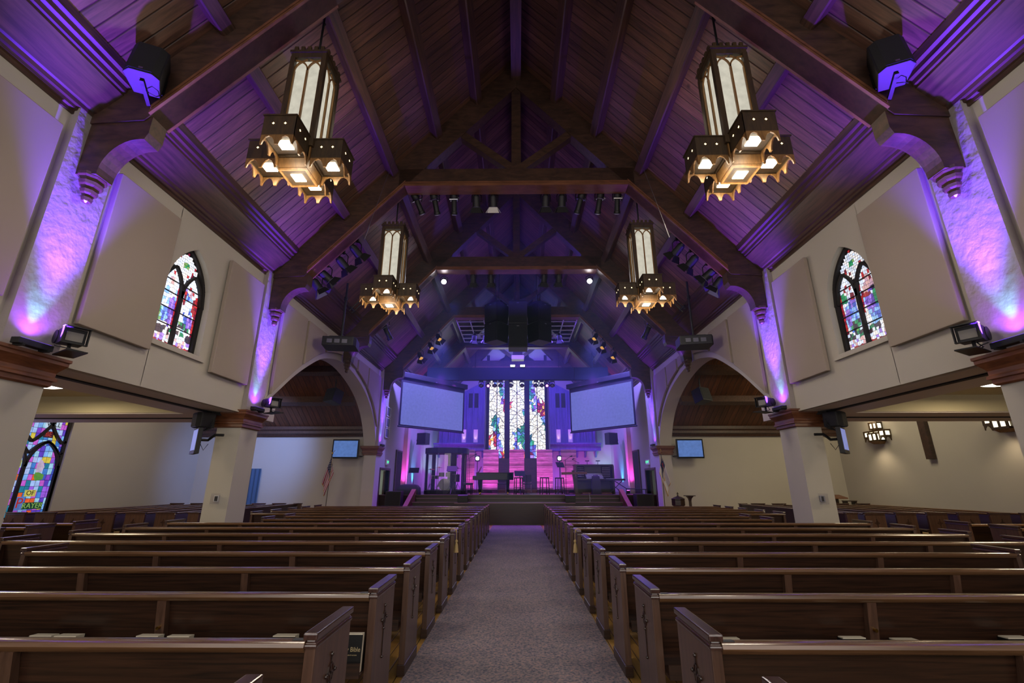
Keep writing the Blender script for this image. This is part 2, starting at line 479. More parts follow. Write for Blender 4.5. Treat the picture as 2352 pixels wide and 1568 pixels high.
def text(body, loc, size, mat_, parent=None, rot=(rad(90), 0, 0), name='lettering', ext=0.002, sx=1.0, align='CENTER'):
    c = bpy.data.curves.new(name, 'FONT'); c.body = body; c.size = size; c.extrude = ext
    c.align_x = align; c.align_y = 'CENTER'; c.materials.append(mat_)
    o = bpy.data.objects.new(name, c); COL.objects.link(o)
    bpy.context.view_layer.update()
    me = bpy.data.meshes.new_from_object(o.evaluated_get(bpy.context.evaluated_depsgraph_get()))
    me.name = name
    bpy.data.objects.remove(o)
    o = bpy.data.objects.new(name, me); COL.objects.link(o)
    o.location = loc; o.rotation_euler = rot; o.scale = (sx, 1, 1)
    if parent is not None: o.parent = parent
    return o


MIR = Matrix.Scale(-1, 4, (1, 0, 0))
SIDES = ((-1, 'left', MIR), (1, 'right', None))
ORD = ['first', 'second', 'third', 'fourth', 'fifth', 'sixth', 'seventh', 'eighth', 'ninth', 'tenth', 'eleventh', 'twelfth', 'thirteenth', 'fourteenth', 'fifteenth', 'sixteenth']
TY = (5.09, 9.92, 14.62, 19.4, 24.12, 28.8)          # truss centre lines
COLY = (5.11, 9.92, 19.5)                            # pier centre lines


def deck(x): return 12.65 - 1.11 * abs(x)
def under(x): return 11.72 - 1.11 * abs(x)

# ------------------------------------------------------------------ the setting
ST = 'structure'
b = MB(); b.box(-13.4, 13.4, -3, 22.0, -0.12, 0.0); b.build('floor', M['wood_floor'], kind=ST)
b = MB(); b.box(-0.93, 0.88, -3, 18.9, 0.0, 0.008); b.build('floor_aisle_carpet', M['carpet'], kind=ST)
for s, nm, X in SIDES:
    b = MB(X); b.box(6.75, 8.05, -3, 18.9, 0.0, 0.008); b.build('floor_side_carpet', M['carpet'], kind=ST)

ARCH = [(10.25, 2.95), (10.5, 3.3), (11.0, 3.72), (11.8, 4.32), (12.94, 4.98), (13.8, 5.24), (14.6, 5.35), (15.5, 5.3), (16.47, 5.1), (17.3, 4.82), (17.95, 4.48), (18.5, 4.05), (18.95, 3.45), (19.17, 2.95)]


def curve(pts, n):
    out = []
    for i in range(len(pts) - 1):
        p0 = pts[max(i - 1, 0)]; p1 = pts[i]; p2 = pts[i + 1]; p3 = pts[min(i + 2, len(pts) - 1)]
        for k in range(n):
            t = k / n
            out.append(tuple(0.5 * ((2 * p1[j]) + (-p0[j] + p2[j]) * t + (2 * p0[j] - 5 * p1[j] + 4 * p2[j] - p3[j]) * t * t + (-p0[j] + 3 * p1[j] - 3 * p2[j] + p3[j]) * t ** 3) for j in (0, 1)))
    out.append(pts[-1])
    return out


ARCHC = curve(ARCH, 6)


def arch_z(y):
    for a, c in zip(ARCHC, ARCHC[1:]):
        if a[0] <= y <= c[0]:
            return a[1] + (c[1] - a[1]) * (y - a[0]) / max(1e-6, c[0] - a[0])
    return 2.95


WC, WHW, WSP, WR = 7.46, 0.57, 4.65, 1.06


def win_z(y, hw=WHW, sp=WSP, r=WR, c=WC):
    d = abs(y - c)
    return sp + math.sqrt(max(0, r * r - (d + r - hw) ** 2))


def lerp(a, c, n): return [a + (c - a) * i / n for i in range(n + 1)]


for s, nm, X in SIDES:
    b = MB(X)
    x0, x1 = 5.82, 6.3
    b.strip([(-3, 2.93, 6.4), (4.85, 2.93, 6.4)], x0, x1)
    b.strip([(4.85, 2.93, 6.4), (6.9, 2.93, 6.4)], x0, x1)
    b.strip([(6.89, 2.93, 3.72), (8.03, 2.93, 3.72)], x0, x1)
    b.strip([(y, win_z(y), 6.4) for y in lerp(6.89, 8.03, 24)], x0, x1)
    b.strip([(8.03, 2.93, 6.4), (10.25, 2.93, 6.4)], x0, x1)
    b.strip([(y, z, 6.4) for y, z in ARCHC], x0, x1)
    b.strip([(19.17, 2.9, 6.4), (20.1, 2.9, 6.4)], x0, x1)
    b.strip([(19.82, 0, 6.4), (20.15, 0, 6.4)], x0, 5.97)
    b.strip([(20.15, 2.08, 6.4), (21.6, 2.08, 6.4)], x0, 5.97)
    b.strip([(21.6, 0, 6.4), (29.2, 0, 6.4)], x0, 5.97)
    b.build('wall_' + nm, M['wall'], kind=ST)
    # raised white band that follows the arch
    b = MB(X); b.strip([(y, arch_z(y), arch_z(y) + 0.16) for y, z in ARCHC[3:-3]], x0 - 0.02, x0)
    b.build('trim_' + nm + '_arch', M['wall'], kind=ST)
    # pilaster faces
    b = MB(X)
    for y in COLY: b.box(5.72, 5.83, y - 0.33, y + 0.33, 2.98, 6.3)
    b.build('wall_' + nm + '_pilasters', M['pilaster'], kind=ST)
    # pier shafts with wooden capitals
    for y in COLY:
        b = MB(X); b.box(5.76, 6.26, y - 0.32, y + 0.32, 0, 2.68)
        c = b.build('column', M['wall'], kind=ST)
        b = MB(X)
        b.rect_rings(6.02, y, 0.28, 0.34, [(0.0, 2.62), (0.02, 2.64), (0.02, 2.69), (0.05, 2.70), (0.05, 2.73), (0.03, 2.75), (0.03, 2.80), (0.045, 2.83), (0.08, 2.88), (0.095, 2.90), (0.095, 2.94), (0.11, 2.95), (0.11, 2.985)])
        b.build('capital', M['wood_cap'], c, smooth=False)
    # low soffit beam under the nave wall with its dark track
    b = MB(X); b.box(5.9, 7.1, -3, 9.58, 2.925, 3.45); b.box(7.1, 13.4, 9.7, 11.1, 2.925, 4.3); b.box(5.9, 7.1, 9.58, 11.1, 2.925, 3.45)
    so = b.build('ceiling_soffit_' + nm, M['soffit'], kind=ST)
    b = MB(X); b.box(6.30, 6.40, -3, 9.58, 2.905, 2.93); b.box(7.1, 13.2, 10.3, 10.36, 2.905, 2.93); b.build('track', M['groove'], so)
    b = MB(X); b.box(5.79, 5.83, 5.5, 9.58, 2.93, 2.955); b.build('trim', M['wall'], so)
    b = MB(X); b.box(7.1, 13.4, -3, 9.7, 3.3, 3.4); b.build('ceiling_aisle_' + nm, M['cream'], kind=ST)
    b = MB(X); b.box(7.1, 13.2, 9.68, 9.7, 2.95, 3.3); b.build('wall_' + nm + '_aisle_beam', M['cream'], kind=ST)
    # transept end and side walls
    b = MB(X); b.box(6.3, 13.4, 19.4, 19.6, 0, 3.7)
    b.build('wall_' + nm + '_transept', M['wall'] if s < 0 else M['wall'], kind=ST)
    b = MB(X)
    b.box(13.2, 13.4, -3, 19.4, 0, 8) if s > 0 else (b.box(13.2, 13.4, -3, 10.8, 0, 8), b.box(13.2, 13.4, 13.62, 19.4, 0, 8), b.box(13.2, 13.4, 10.8, 13.62, 0, 0.62), b.box(13.2, 13.4, 10.8, 13.62, 4.6, 8))
    b.build('wall_' + nm + '_outer', M['wall'], kind=ST)
    b = MB(X)
    b.prism([(19.4, 3.6), (14.6, 6.58), (14.6, 6.7), (19.4, 3.72)], 'x', 6.3, 13.3)
    b.prism([(9.9, 3.6), (14.6, 6.58), (14.6, 6.7), (9.9, 3.72)], 'x', 6.3, 13.3)
    tr = b.build('ceiling_transept_' + nm, M['wood_transept'], kind=ST)
    b = MB(X)
    b.prism([(19.4, 3.38), (19.3, 3.38), (19.26, 3.46), (19.18, 3.5), (19.18, 3.6), (19.1, 3.66), (19.1, 3.78), (19.4, 3.62)], 'x', 6.3, 13.2)
    for yy in (17.6, 16.2): b.prism([(yy - 0.16, 5.62 - (yy - 16.2) * 0.62 - 0.25), (yy + 0.06, 5.62 - (yy - 16.2) * 0.62 - 0.36), (yy + 0.18, 5.62 - (yy - 16.2) * 0.62 - 0.1), (yy - 0.04, 5.62 - (yy - 16.2) * 0.62 + 0.02)], 'x', 6.3, 13.2)
    b.build('purlin', M['wood_cornice'], tr)
    # nave roof slope, wall cornice
    b = MB(X); b.prism([(0, deck(0)), (5.9, deck(5.9)), (6.1, deck(5.9)), (6.1, deck(5.9) + 0.2), (0, deck(0) + 0.3)], 'y', -3, 29.3)
    b.build('ceiling_' + nm, M['wood_roof'], kind=ST)
    b = MB(X)
    b.prism([(5.82, 6.12), (5.79, 6.12), (5.79, 6.17), (5.755, 6.18), (5.75, 6.22), (5.71, 6.225), (5.70, 6.275), (5.665, 6.285), (5.38, 6.575), (5.38, 6.615), (5.345, 6.62), (5.335, 6.68), (5.285, 6.69), (5.275, 6.75), (5.22, 6.76), (5.20, 6.86), (5.82, 6.25)], 'y', -3, 29.2)
    b.build('trim_' + nm, M['wood_cornice'], kind=ST)
    # purlins between trusses
    ends = (-3,) + TY
    for i in range(len(ends) - 1):
        a, c = ends[i] + (0.15 if i else 0), ends[i + 1] - 0.15
        for x in (1.15, 2.15, 3.2, 4.3):
            d = Vector((1, 0, -1.11)).normalized(); n_ = Vector((-1.11, 0, -1)).normalized()
            p = Vector((x, 0, deck(x))) + n_ * 0.12
            b = MB(X)
            q = [p + d * u + n_ * v for u, v in ((-0.11, -0.12), (0.11, -0.12), (0.11, 0.10), (0.09, 0.13), (-0.09, 0.13), (-0.11, 0.10))]
            b.prism([(v.x, v.z) for v in q], 'y', a, c)
            b.build('ceiling_beam', M['wood_cornice'], kind=ST)
    # stage side: pilaster at the chancel arch, door with lit hall behind
    b = MB(X); b.box(5.62, 5.83, 23.95, 24.45, 0.0, 6.3); b.build('wall_' + nm + '_chancel_pilaster', M['wall'], kind=ST)
    b = MB(X); b.box(7.3, 7.4, 19.8, 22.2, 0, 2.4); b.box(5.97, 7.4, 22.1, 22.2, 0, 2.4); b.box(6.3, 7.4, 19.8, 19.85, 0, 2.4); b.box(5.97, 7.4, 19.8, 22.2, 2.4, 2.5)
    h = b.build('wall_' + nm + '_hall', M['hall'], kind=ST)
    lamp('AREA', (s * 6.85, 21.1, 2.35), (s * 6.85, 21.1, 0), 12 if s < 0 else 3, (0.95, 1.0, 0.85), 0.5)
    b = MB(X)
    b.box(5.79, 5.99, 20.05, 20.15, 0, 2.17); b.box(5.79, 5.99, 21.6, 21.7, 0, 2.17); b.box(5.79, 5.99, 20.15, 21.6, 2.08, 2.17)
    d = b.build('door_1' if s < 0 else 'door_2', M['wood_beam'], kind=ST)
    b = MB(X); b.box(5.99, 6.06, 21.5, 22.05, 0.01, 2.06); b.build('leaf', M['wood_beam'], d)
    b = MB(X); b.box(5.77, 5.83, 22.55, 23.5, 0.9, 3.0)
    d = b.build('door_3' if s < 0 else 'door_4', M['groove'], kind=ST)
    b = MB(X); b.box(5.75, 5.84, 22.48, 22.55, 0.6, 3.07); b.box(5.75, 5.84, 23.5, 23.57, 0.6, 3.07); b.box(5.75, 5.84, 22.55, 23.5, 3.0, 3.07); b.build('frame', M['wood_beam'], d)

b = MB(); b.box(-0.13, 0.13, -3, 29, 11.95, 12.6); b.build('ceiling_ridge_beam', M['wood_cornice'], kind=ST)
# chancel back wall with the opening of the great window
b = MB()
b.box(-6.3, -1.95, 29.2, 29.5, 0, 7.0); b.box(1.95, 6.3, 29.2, 29.5, 0, 7.0); b.box(-1.95, 1.95, 29.2, 29.5, 0, 3.0)
pts = [(-6.3, 6.99), (-1.95, 6.99), (-1.95, 7.6)] + [(1.95 * math.cos(a), 7.6 + 2.1 * math.sin(a)) for a in [math.pi - math.pi * i / 16 for i in range(17)]] + [(1.95, 7.6), (1.95, 6.99), (6.3, 6.99), (0, 13.2)]
n = len(pts)
L1 = [p for p in pts if p[0] <= 0][:-1]; R1 = [p for p in pts if p[0] >= 0 and p != (0, 13.2)]
mid = (0.0, 9.7)
b.prism([p for p in pts if p[0] < -1e-4] + [mid, (0, 13.2)], 'y', 29.2, 29.5)
b.prism([(0, 13.2), mid] + [p for p in pts if p[0] > 1e-4 and p[0] < 7], 'y', 29.2, 29.5)
b.build('wall_back', M['wall'], kind=ST)

# stage: front platform, steps, stage floor and rear riser
b = MB(); b.box(-6.2, 6.2, 20.6, 29.2, 0, 1.05); st = b.build('floor_stage', M['wood_stage'], kind=ST)
b = MB(); b.box(-2.42, 2.22, 18.9, 19.62, 0, 0.79); b.box(-4.25, 4.25, 19.62, 20.12, 0, 0.79); b.box(-4.2, 4.2, 20.12, 20.6, 0, 0.93)
b.box(-4.3, 4.3, 19.22, 19.62, 0, 0.6); b.box(-4.35, 4.35, 18.95, 19.22, 0, 0.4)
b.build('floor_stage_steps', M['wood_stage'], kind=ST)
b = MB(); b.box(-2.46, 2.26, 18.87, 18.95, 0.765, 0.80); b.box(-4.27, 4.27, 19.60, 19.66, 0.775, 0.80); b.box(-4.22, 4.22, 20.10, 20.16, 0.915, 0.94); b.box(-6.2, 6.2, 20.57, 20.63, 1.035, 1.06)
b.build('trim_stage_nosing', M['nosing'], kind=ST)
b = MB(); b.box(-4.9, 5.2, 25.9, 29.2, 1.05, 1.2); b.build('floor_stage_riser', M['wood_beam'], kind=ST)
b = MB(); b.box(-1.95, 1.95, 29.08, 29.2, 1.2, 3.0)
for i in range(6): b.box(-1.85 + i * 0.63, -1.32 + i * 0.63, 29.05, 29.08, 1.4, 2.8)
b.build('wall_back_wainscot', M['wood_beam'], kind=ST)
for s, nm, X in SIDES:
    b = MB(X); b.prism([(18.95, 0.0), (20.75, 0.0), (20.75, 1.22), (20.5, 1.24), (18.95, 0.58)], 'x', 4.36, 4.46); b.prism([(18.93, 0.58), (20.5, 1.24), (20.5, 1.29), (18.93, 0.63)], 'x', 4.32, 4.50)
    b.build('trim_stage_stringer', M['wood_trim'], kind=ST)

# ------------------------------------------------------------------ acoustic panels
def panel(pts, s, label):
    X = MIR if s < 0 else None
    b = MB(X); b.prism(pts, 'x', 5.72, 5.797)
    o = b.build('acoustic_panel', M['panel'], bev=0.012)
    tag(o, label, 'wall panel', 'acoustic panels on the nave walls')


for s, nm, X in SIDES:
    panel([(2.2, 3.5), (4.66, 3.5), (4.66, 5.84), (2.2, 5.84)], s, f'taupe fabric panel cut off by the {nm} edge of the photo')
    panel([(5.58, 3.5), (6.8, 3.5), (6.8, 5.82), (5.58, 5.82)], s, f'large taupe fabric panel between the nearest {nm} pilaster and the pointed window')
    panel([(8.3, 3.5), (9.5, 3.5), (9.5, 5.82), (8.3, 5.82)], s, f'taupe fabric panel between the {nm} pointed window and the second pilaster')
    def over(y0, y1, off=0.2):
        ys = lerp(y0, y1, 10)
        return [(y, arch_z(y) + off) for y in ys] + [(y1, 5.82), (y0, 5.82)]
    panel(over(10.5, 11.78), s, f'tall taupe panel over the near haunch of the {nm} arch, by the second pilaster')
    panel(over(11.9, 13.1), s, f'taupe panel with curved foot rising to the crown of the {nm} arch')
    panel(over(13.25, 14.45), s, f'shallow taupe panel right above the crown of the {nm} arch, behind the projector')
    panel(over(14.8, 15.9), s, f'shallow taupe panel just past the small corbel on the {nm} arch')
    panel(over(16.05, 17.2), s, f'taupe panel on the far haunch of the {nm} arch, second from the far pilaster')
    panel(over(17.3, 18.9), s, f'taupe panel with steep curved foot beside the far {nm} pilaster')

# ------------------------------------------------------------------ roof trusses
def make_truss(label):
    t = thing('roof_truss', label, 'truss', (0, 0, 0), 0, 'timber roof trusses')
    for s, nm, X in SIDES:
        b = MB(X); b.prism([(0.0, under(0)), (5.0, under(5.0)), (5.72, under(5.0) - 0.05), (5.72, deck(5.72)), (0.0, deck(0))], 'y', -0.15, 0.15)
        r = b.build('rafter', M['wood_beam'], t)
        b = MB(X)
        for w, o0, o1 in ((0.19, 0.0, 0.05), (0.17, 0.05, 0.085), (0.185, 0.085, 0.14)):
            b.prism([(2.78, under(2.78) + o0), (4.93, under(4.93) + o0), (4.93, under(4.93) + o1), (2.78, under(2.78) + o1)], 'y', -w, w)
        b.build('moulding', M['wood_trim'], r)
        arc = [(5.0 + 0.45 * math.sin(a), 5.36 + 0.52 * math.cos(a)) for a in lerp(0, math.pi / 2, 10)]
        b = MB(X); b.prism([(4.91, 6.24), (4.91, 5.98), (4.95, 5.88)] + arc + [(5.45, 5.34), (5.72, 5.34), (5.72, 6.25)], 'y', -0.125, 0.125)
        k = b.build('curved_bracket', M['wood_beam'], t)
        b = MB(X)
        b.lathe([(0.02, 4.98), (0.06, 5.0), (0.075, 5.05), (0.055, 5.07), (0.10, 5.11), (0.115, 5.15), (0.09, 5.17), (0.14, 5.22), (0.155, 5.26), (0.13, 5.28), (0.18, 5.33), (0.185, 5.37)], (5.60, 0, 0), 8, 0.8, 0.95, 0.5)
        b.build('corbel', M['wood_cornice'], t)
    b = MB(); b.box(-2.95, 2.95, -0.15, 0.15, 8.62, 9.12); c = b.build('collar_beam', M['wood_beam'], t)
    b = MB(); b.box(-2.78, 2.78, -0.19, 0.19, 8.60, 8.65); b.box(-2.80, 2.80, -0.17, 0.17, 8.65, 8.685); b.box(-2.83, 2.83, -0.185, 0.185, 8.685, 8.73); b.build('moulding', M['wood_trim'], c)
    b = MB(); b.box(-0.12, 0.12, -0.12, 0.12, 9.12, 11.8); b.build('king_post', M['wood_beam'], t)
    for s, nm, X in SIDES:
        b = MB(X); b.bar((0.08, 0, 9.16), (1.55, 0, 10.35), 0.22, 0.2); b.build('brace', M['wood_beam'], t)
    return t


TL = ['nearest roof truss, springing from the front pair of pilasters at the top corners', 'second roof truss, its collar beam carrying a row of stage lights above mid nave', 'third roof truss, its brackets resting over the crowns of the two arches', 'fourth roof truss, springing from the far pilasters, black loudspeaker cluster in front', 'fifth roof truss, over the stage edge above the long black beam', 'last roof truss, deep in the chancel close before the stained glass wall']
T0 = make_truss(TL[0]); T0.location = (0, TY[0], 0)
for y, l in zip(TY[1:], TL[1:]):
    dup(T0, (0, y, 0), 0, l)
for o in T0.children:
    if o.name.startswith('collar_beam'): o.location.z = 0.36      # the front truss ties higher up

# ------------------------------------------------------------------ pews
def end_panel_part(x, out, t, carve):
    """upright at x..x+0.05; out = +1/-1 side facing away from the seat"""
    b = MB(); b.box(x, x + 0.05, 0.0, 0.47, 0.0, 0.80)
    e = b.build('end_panel', M['wood_pew_end'], t, bev=0.004)
    b = MB(); b.box(x - 0.006, x + 0.056, -0.008, 0.478, 0.776, 0.794); b.box(x + 0.004, x + 0.046, 0.0, 0.47, 0.794, 0.812); b.box(x - 0.008, x + 0.058, -0.014, 0.484, 0.812, 0.842)
    b.build('cap', M['wood_pew_cap'], e, bev=0.007)
    b = MB(); b.box(x - 0.008, x + 0.058, -0.008, 0.478, 0.009, 0.09)
    b.build('plinth', M['wood_pew'], e, bev=0.006)
    if carve:
        xs = x - 0.002 if out < 0 else x + 0.052
        b = MB(); y = 0.22
        for dx in (0,):
            b.box(xs - 0.003, xs + 0.003, y - 0.006, y + 0.006, 0.38, 0.68)
            b.box(xs - 0.003, xs + 0.003, y - 0.05, y + 0.05, 0.604, 0.616)
        for k in range(8):
            a0, a1 = k * math.pi / 4, (k + 1) * math.pi / 4
            b.bar((xs, y + 0.035 * math.cos(a0), 0.61 + 0.045 * math.sin(a0)), (xs, y + 0.035 * math.cos(a1), 0.61 + 0.045 * math.sin(a1)), 0.006, 0.006, (1, 0, 0))
        for cy, cz in ((y, 0.69), (y - 0.055, 0.61), (y + 0.055, 0.61), (y, 0.55), (y, 0.38)):
            b.sph((xs, cy, cz), 0.011, 6)
        b.build('carved_cross', M['wood_pew'], e)
    return e


M['wood_pew_cap'] = wood('polished_pew_cap', (50, 33, 28), (76, 52, 46), (14, 0.8, 14), 0.18, 0.06, coat=0.7)


def make_pew(Lg, label, flip, detail=True):
    """x from 0 to Lg, backs to -y, seat to +y; the aisle end is x=0 (or Lg when flip)"""
    t = thing('pew', label, 'pew')
    end_panel_part(0.0, -1, t, not flip)
    end_panel_part(Lg - 0.05, 1, t, flip)
    a, c = 0.05, Lg - 0.05
    b = MB(); b.prism([(0.03, 0.775), (0.05, 0.775), (0.135, 0.36), (0.11, 0.36)], 'x', a, c)
    k = b.build('back', M['wood_pew'], t)
    b = MB(); b.prism([(-0.012, 0.772), (-0.018, 0.785), (-0.012, 0.80), (0.0, 0.806), (0.05, 0.806), (0.062, 0.80), (0.068, 0.785), (0.062, 0.772), (0.05, 0.76), (0.0, 0.76)], 'x', a, c)
    b.build('top_rail', M['wood_pew_rail'], k, smooth=True)
    n = max(2, round(Lg / 1.35))
    for i in range(1, n):
        x = Lg * i / n
        b = MB(); b.prism([(-0.005, 0.76), (0.03, 0.76), (0.115, 0.36), (0.10, 0.0), (0.03, 0.0), (0.06, 0.36)], 'x', x - 0.03, x + 0.03)
        q = b.build('batten', M['wood_pew_end'], k)
        if detail:
            b = MB(); b.cyl((x, 0.0, 0.60), (x, 0.06, 0.60), 0.011, n=8); b.build('screw_cap', M['brass'], k)
    if detail:
        x = a + 0.012 if not flip else c - 0.067
        b = MB(); b.box(x, x + 0.055, 0.008, 0.042, 0.805, 0.809); b.build('number_plate', M['black'], k)
    b = MB(); b.box(a, c, -0.09, 0.12, 0.355, 0.372); b.box(a, c, -0.095, -0.08, 0.355, 0.435)
    b.build('book_rack', M['wood_pew'], t)
    b = MB(); b.prism([(0.12, 0.40), (0.12, 0.44), (0.50, 0.46), (0.53, 0.44), (0.53, 0.41), (0.50, 0.40)], 'x', a, c)
    b.build('seat', M['wood_pew'], t)
    return t


M['wood_pew_rail'] = wood('polished_pew_rail', (78, 54, 36), (112, 80, 54), (0.8, 18, 18), 0.22, 0.1, coat=0.5)
PEWY = [2.89 + 0.965 * k - 0.47 for k in range(-1, 13)] + [14.9, 15.8]
protos = {}
SH = (3, 8, 9)
for s, nm, X in SIDES:
    for i, y in enumerate(PEWY):
        k = i - 1
        short = k in SH
        Lg = 4.4 if short else 5.7
        if i == 0: l = f'{nm} pew cut off by the bottom edge, only its capped aisle end showing'
        elif k == 3: l = f'shorter {nm} pew, fourth full row from the camera, ending at the nearest pier'
        elif k == 8: l = f'shorter {nm} pew, stopping right behind the second pier'
        elif k == 9: l = f'shorter {nm} pew, second row beyond the second pier'
        elif k == 6 - 1: l = f'{nm} long pew with a gold tassel on its aisle end, sixth full row'
        elif i == len(PEWY) - 1: l = f'frontmost {nm} pew, closest to the wooden stage platform'
        else: l = f'long dark oak pew {nm} of the aisle, {ORD[k]} full row from the camera'
        key = (s, short)
        loc = (0.88 if s > 0 else -0.93 - Lg, y, 0)
        if key not in protos:
            p = make_pew(Lg, l, s < 0); p.location = loc; p['group'] = 'main pews on both sides of the aisle'
            protos[key] = p
        else:
            p = dup(protos[key], loc, 0, l, 'main pews on both sides of the aisle')

# side blocks facing the stage, and transept pews turned towards the nave
for s, nm, X in SIDES:
    fw = None
    for k, y in enumerate((7.28, 8.12, 8.98)):
        loc = (8.15 if s > 0 else -12.85, y, 0)
        l = f'{nm} side pew facing the stage, {("nearest", "middle", "farthest")[k]} of the rows across the side aisle'
        if fw is None: fw = make_pew(4.7, l, s < 0, False); fw.location = loc; fw['group'] = 'side pews facing the stage'
        else: dup(fw, loc, 0, l, 'side pews facing the stage')
    tp = None
    for k, x in enumerate((8.80, 9.54, 10.28, 11.02, 11.76, 12.50)):
        l = f'{nm} transept pew turned towards the nave, {ORD[k]} row counted from the panelled pew front'
        Lg = 5.6
        loc = (x, 11.8, 0) if s > 0 else (-x, 11.8 + Lg, 0)
        rz = rad(90) if s > 0 else rad(-90)
        if tp is None: tp = make_pew(Lg, l, s < 0, False); tp.location = loc; tp.rotation_euler = (0, 0, rz); tp['group'] = 'transept pews'
        else: dup(tp, loc, rz, l, 'transept pews')
    t = thing('modesty_screen', f'low panelled pew front screen before the {nm} transept pews', 'screen', (s * 7.95, 11.8, 0))
    b = MB(); b.box(-0.025, 0.025, 0.07, 5.53, 0.008, 0.80); b.build('panel', M['wood_pew'], t, bev=0.004)
    for y in (0.0, 5.53):
        b = MB(); b.box(-0.06, 0.20, y, y + 0.07, 0.008, 0.81); e = b.build('end_panel', M['wood_pew_end'], t, bev=0.004)
        b = MB(); b.box(-0.08, 0.22, y - 0.015, y + 0.085, 0.81, 0.842); b.build('cap', M['wood_pew_cap'], e, bev=0.007)
    b = MB(); b.box(-0.05, 0.06, 0.07, 5.53, 0.80, 0.83); b.build('top_rail', M['wood_pew_rail'], t, bev=0.008)

# books in the racks
def book(x, y, z, label, rz=0.0, th=0.04, w=0.15, h=0.20, lean=0.06, txt=False, rows='hymn books in the pew racks'):
    t = thing('hymn_book', label, 'book', (x, y, z), rz, rows)
    b = MB(); b.box(-w / 2, w / 2, 0, 0.004, 0, h); b.box(-w / 2, w / 2, th - 0.004, th, 0, h); b.box(-w / 2 - 0.003, -w / 2, 0, th, 0, h)
    c = b.build('cover', M['cover'], t)
    b = MB(); b.box(-w / 2 + 0.003, w / 2 - 0.004, 0.004, th - 0.004, 0.004, h + 0.006); b.build('pages', M['page'], t)
    if txt:
        text('Holy Bible', (0.0, -0.001, h * 0.62), 0.036, M['gilt'], t, sx=0.9)
        text('new standard version', (0.0, -0.001, h * 0.48), 0.011, M['gilt'], t)
    t.rotation_euler = (-lean, 0, rz)
    return t


r1 = PEWY[2]                      # rack of the row behind the first full row
zt = 0.373
bl = [(-3.06, 'hymn book at the far left of the front rack, pages up', 1), (-2.90, 'second hymn book from the left in the front rack', 1), (-2.37, 'open topped hymn book just right of the left rack batten', 1), (-2.17, 'hymn book touching the one right of the left rack batten', 1),
      (-1.49, 'lone hymn book near the aisle end of the left front rack', 1), (1.33, 'lone hymn book near the aisle end of the right front rack', 1), (2.12, 'hymn book in the middle of the right front rack', 1), (2.45, 'hymn book left of the right rack batten', 1), (3.15, 'hymn book at the right edge of the front rack', 1)]
for x, l, _ in bl:
    book(x, r1 - 0.07, zt, l, th=0.055 + 0.02 * rnd.random(), h=0.185 + 0.015 * rnd.random())
book(-1.06, r1 - 0.07, zt, 'black Holy Bible in the rack beside the left aisle end panel', txt=True, h=0.21, w=0.15, th=0.05)
for s, nm, X in SIDES:
    for j, x in enumerate((8.45, 8.72)):
        book(s * x, 8.05 + 0.0, 0.373, f'dark book {("nearer the side aisle", "farther from the side aisle")[j]} in the {nm} side pew rack', th=0.05, h=0.17)

# tassel cords
for s, nm, X in SIDES:
    t = thing('tassel_cord', f'gold tassel cord hanging on the {nm} aisle pew end', 'tassel', (s * 0.93 - 0.025, PEWY[6] + 0.12, 0.846), 0, 'aisle tassel cords')
    xo = 0.05 if s < 0 else -0.05
    b = MB(); b.tube([(-xo * 0.9, 0.04, -0.12), (-xo * 0.8, 0.02, 0.0), (0, 0.0, 0.012), (xo * 0.7, 0, 0.0), (xo, 0, -0.06), (xo, 0, -0.14)], 0.005); b.tube([(-xo * 0.8, 0.06, 0.0), (0, 0.05, 0.012), (xo * 0.8, 0.05, 0), (xo, 0.01, -0.14)], 0.005)
    b.build('cord', M['rope'], t, smooth=True)
    b = MB(); b.lathe([(0.006, -0.13), (0.02, -0.145), (0.022, -0.165), (0.014, -0.18), (0.024, -0.21), (0.036, -0.31), (0.033, -0.312)], (xo, 0, 0), 10); b.build('tassel', M['rope'], t, smooth=True)

# ------------------------------------------------------------------ hanging lanterns
def scallop(b, x0, x1, y, z, n, h=0.15, th=0.02, ax='x'):
    """row of n pointed arches hanging below z"""
    w = (x1 - x0) / n
    pts = [(x0, z), (x0, z - h)]
    for i in range(n):
        a = x0 + i * w
        pts += [(a + 0.02, z - h), (a + 0.035, z - h * 0.62), (a + w * 0.3, z - h * 0.28), (a + w / 2, z - h * 0.12), (a + w * 0.7, z - h * 0.28), (a + w - 0.035, z - h * 0.62), (a + w - 0.02, z - h)]
    pts += [(x1, z - h), (x1, z)]
    if ax == 'x': b.prism(pts, 'y', y - th / 2, y + th / 2)
    else: b.prism(pts, 'x', y - th / 2, y + th / 2)


def lancet_frame(b, w, z0, z1, R, off):
    """two pointed lights on a face of width w; R rotates about z, off = distance of the face"""
    def P(u, z): return R @ Vector((u, off, z))
    zs = z1 - w * 0.55
    for u in (-w / 2, 0, w / 2):
        b.bar(P(u, z0), P(u, zs), 0.03 if u else 0.026, 0.03, R @ Vector((0, 1, 0)))
    for cx in (-w / 4, w / 4):
        for sg in (-1, 1):
            prev = None
            for i in range(7):
                a = i / 6 * 1.05
                u = cx + sg * (w / 4 - (1 - math.cos(a)) * w * 0.5); z = zs + math.sin(a) * w * 0.5
                p = P(u, z)
                if prev is not None: b.bar(prev, p, 0.022, 0.022, R @ Vector((0, 1, 0)))
                prev = p
    for sg in (-1, 1):
        b.bar(P(sg * w / 4, zs + w * 0.43), P(sg * w / 2, z1 - 0.02), 0.02, 0.02, R @ Vector((0, 1, 0)))
        b.bar(P(sg * w / 4, zs + w * 0.43), P(sg * 0.02, z1 - 0.01), 0.02, 0.02, R @ Vector((0, 1, 0)))


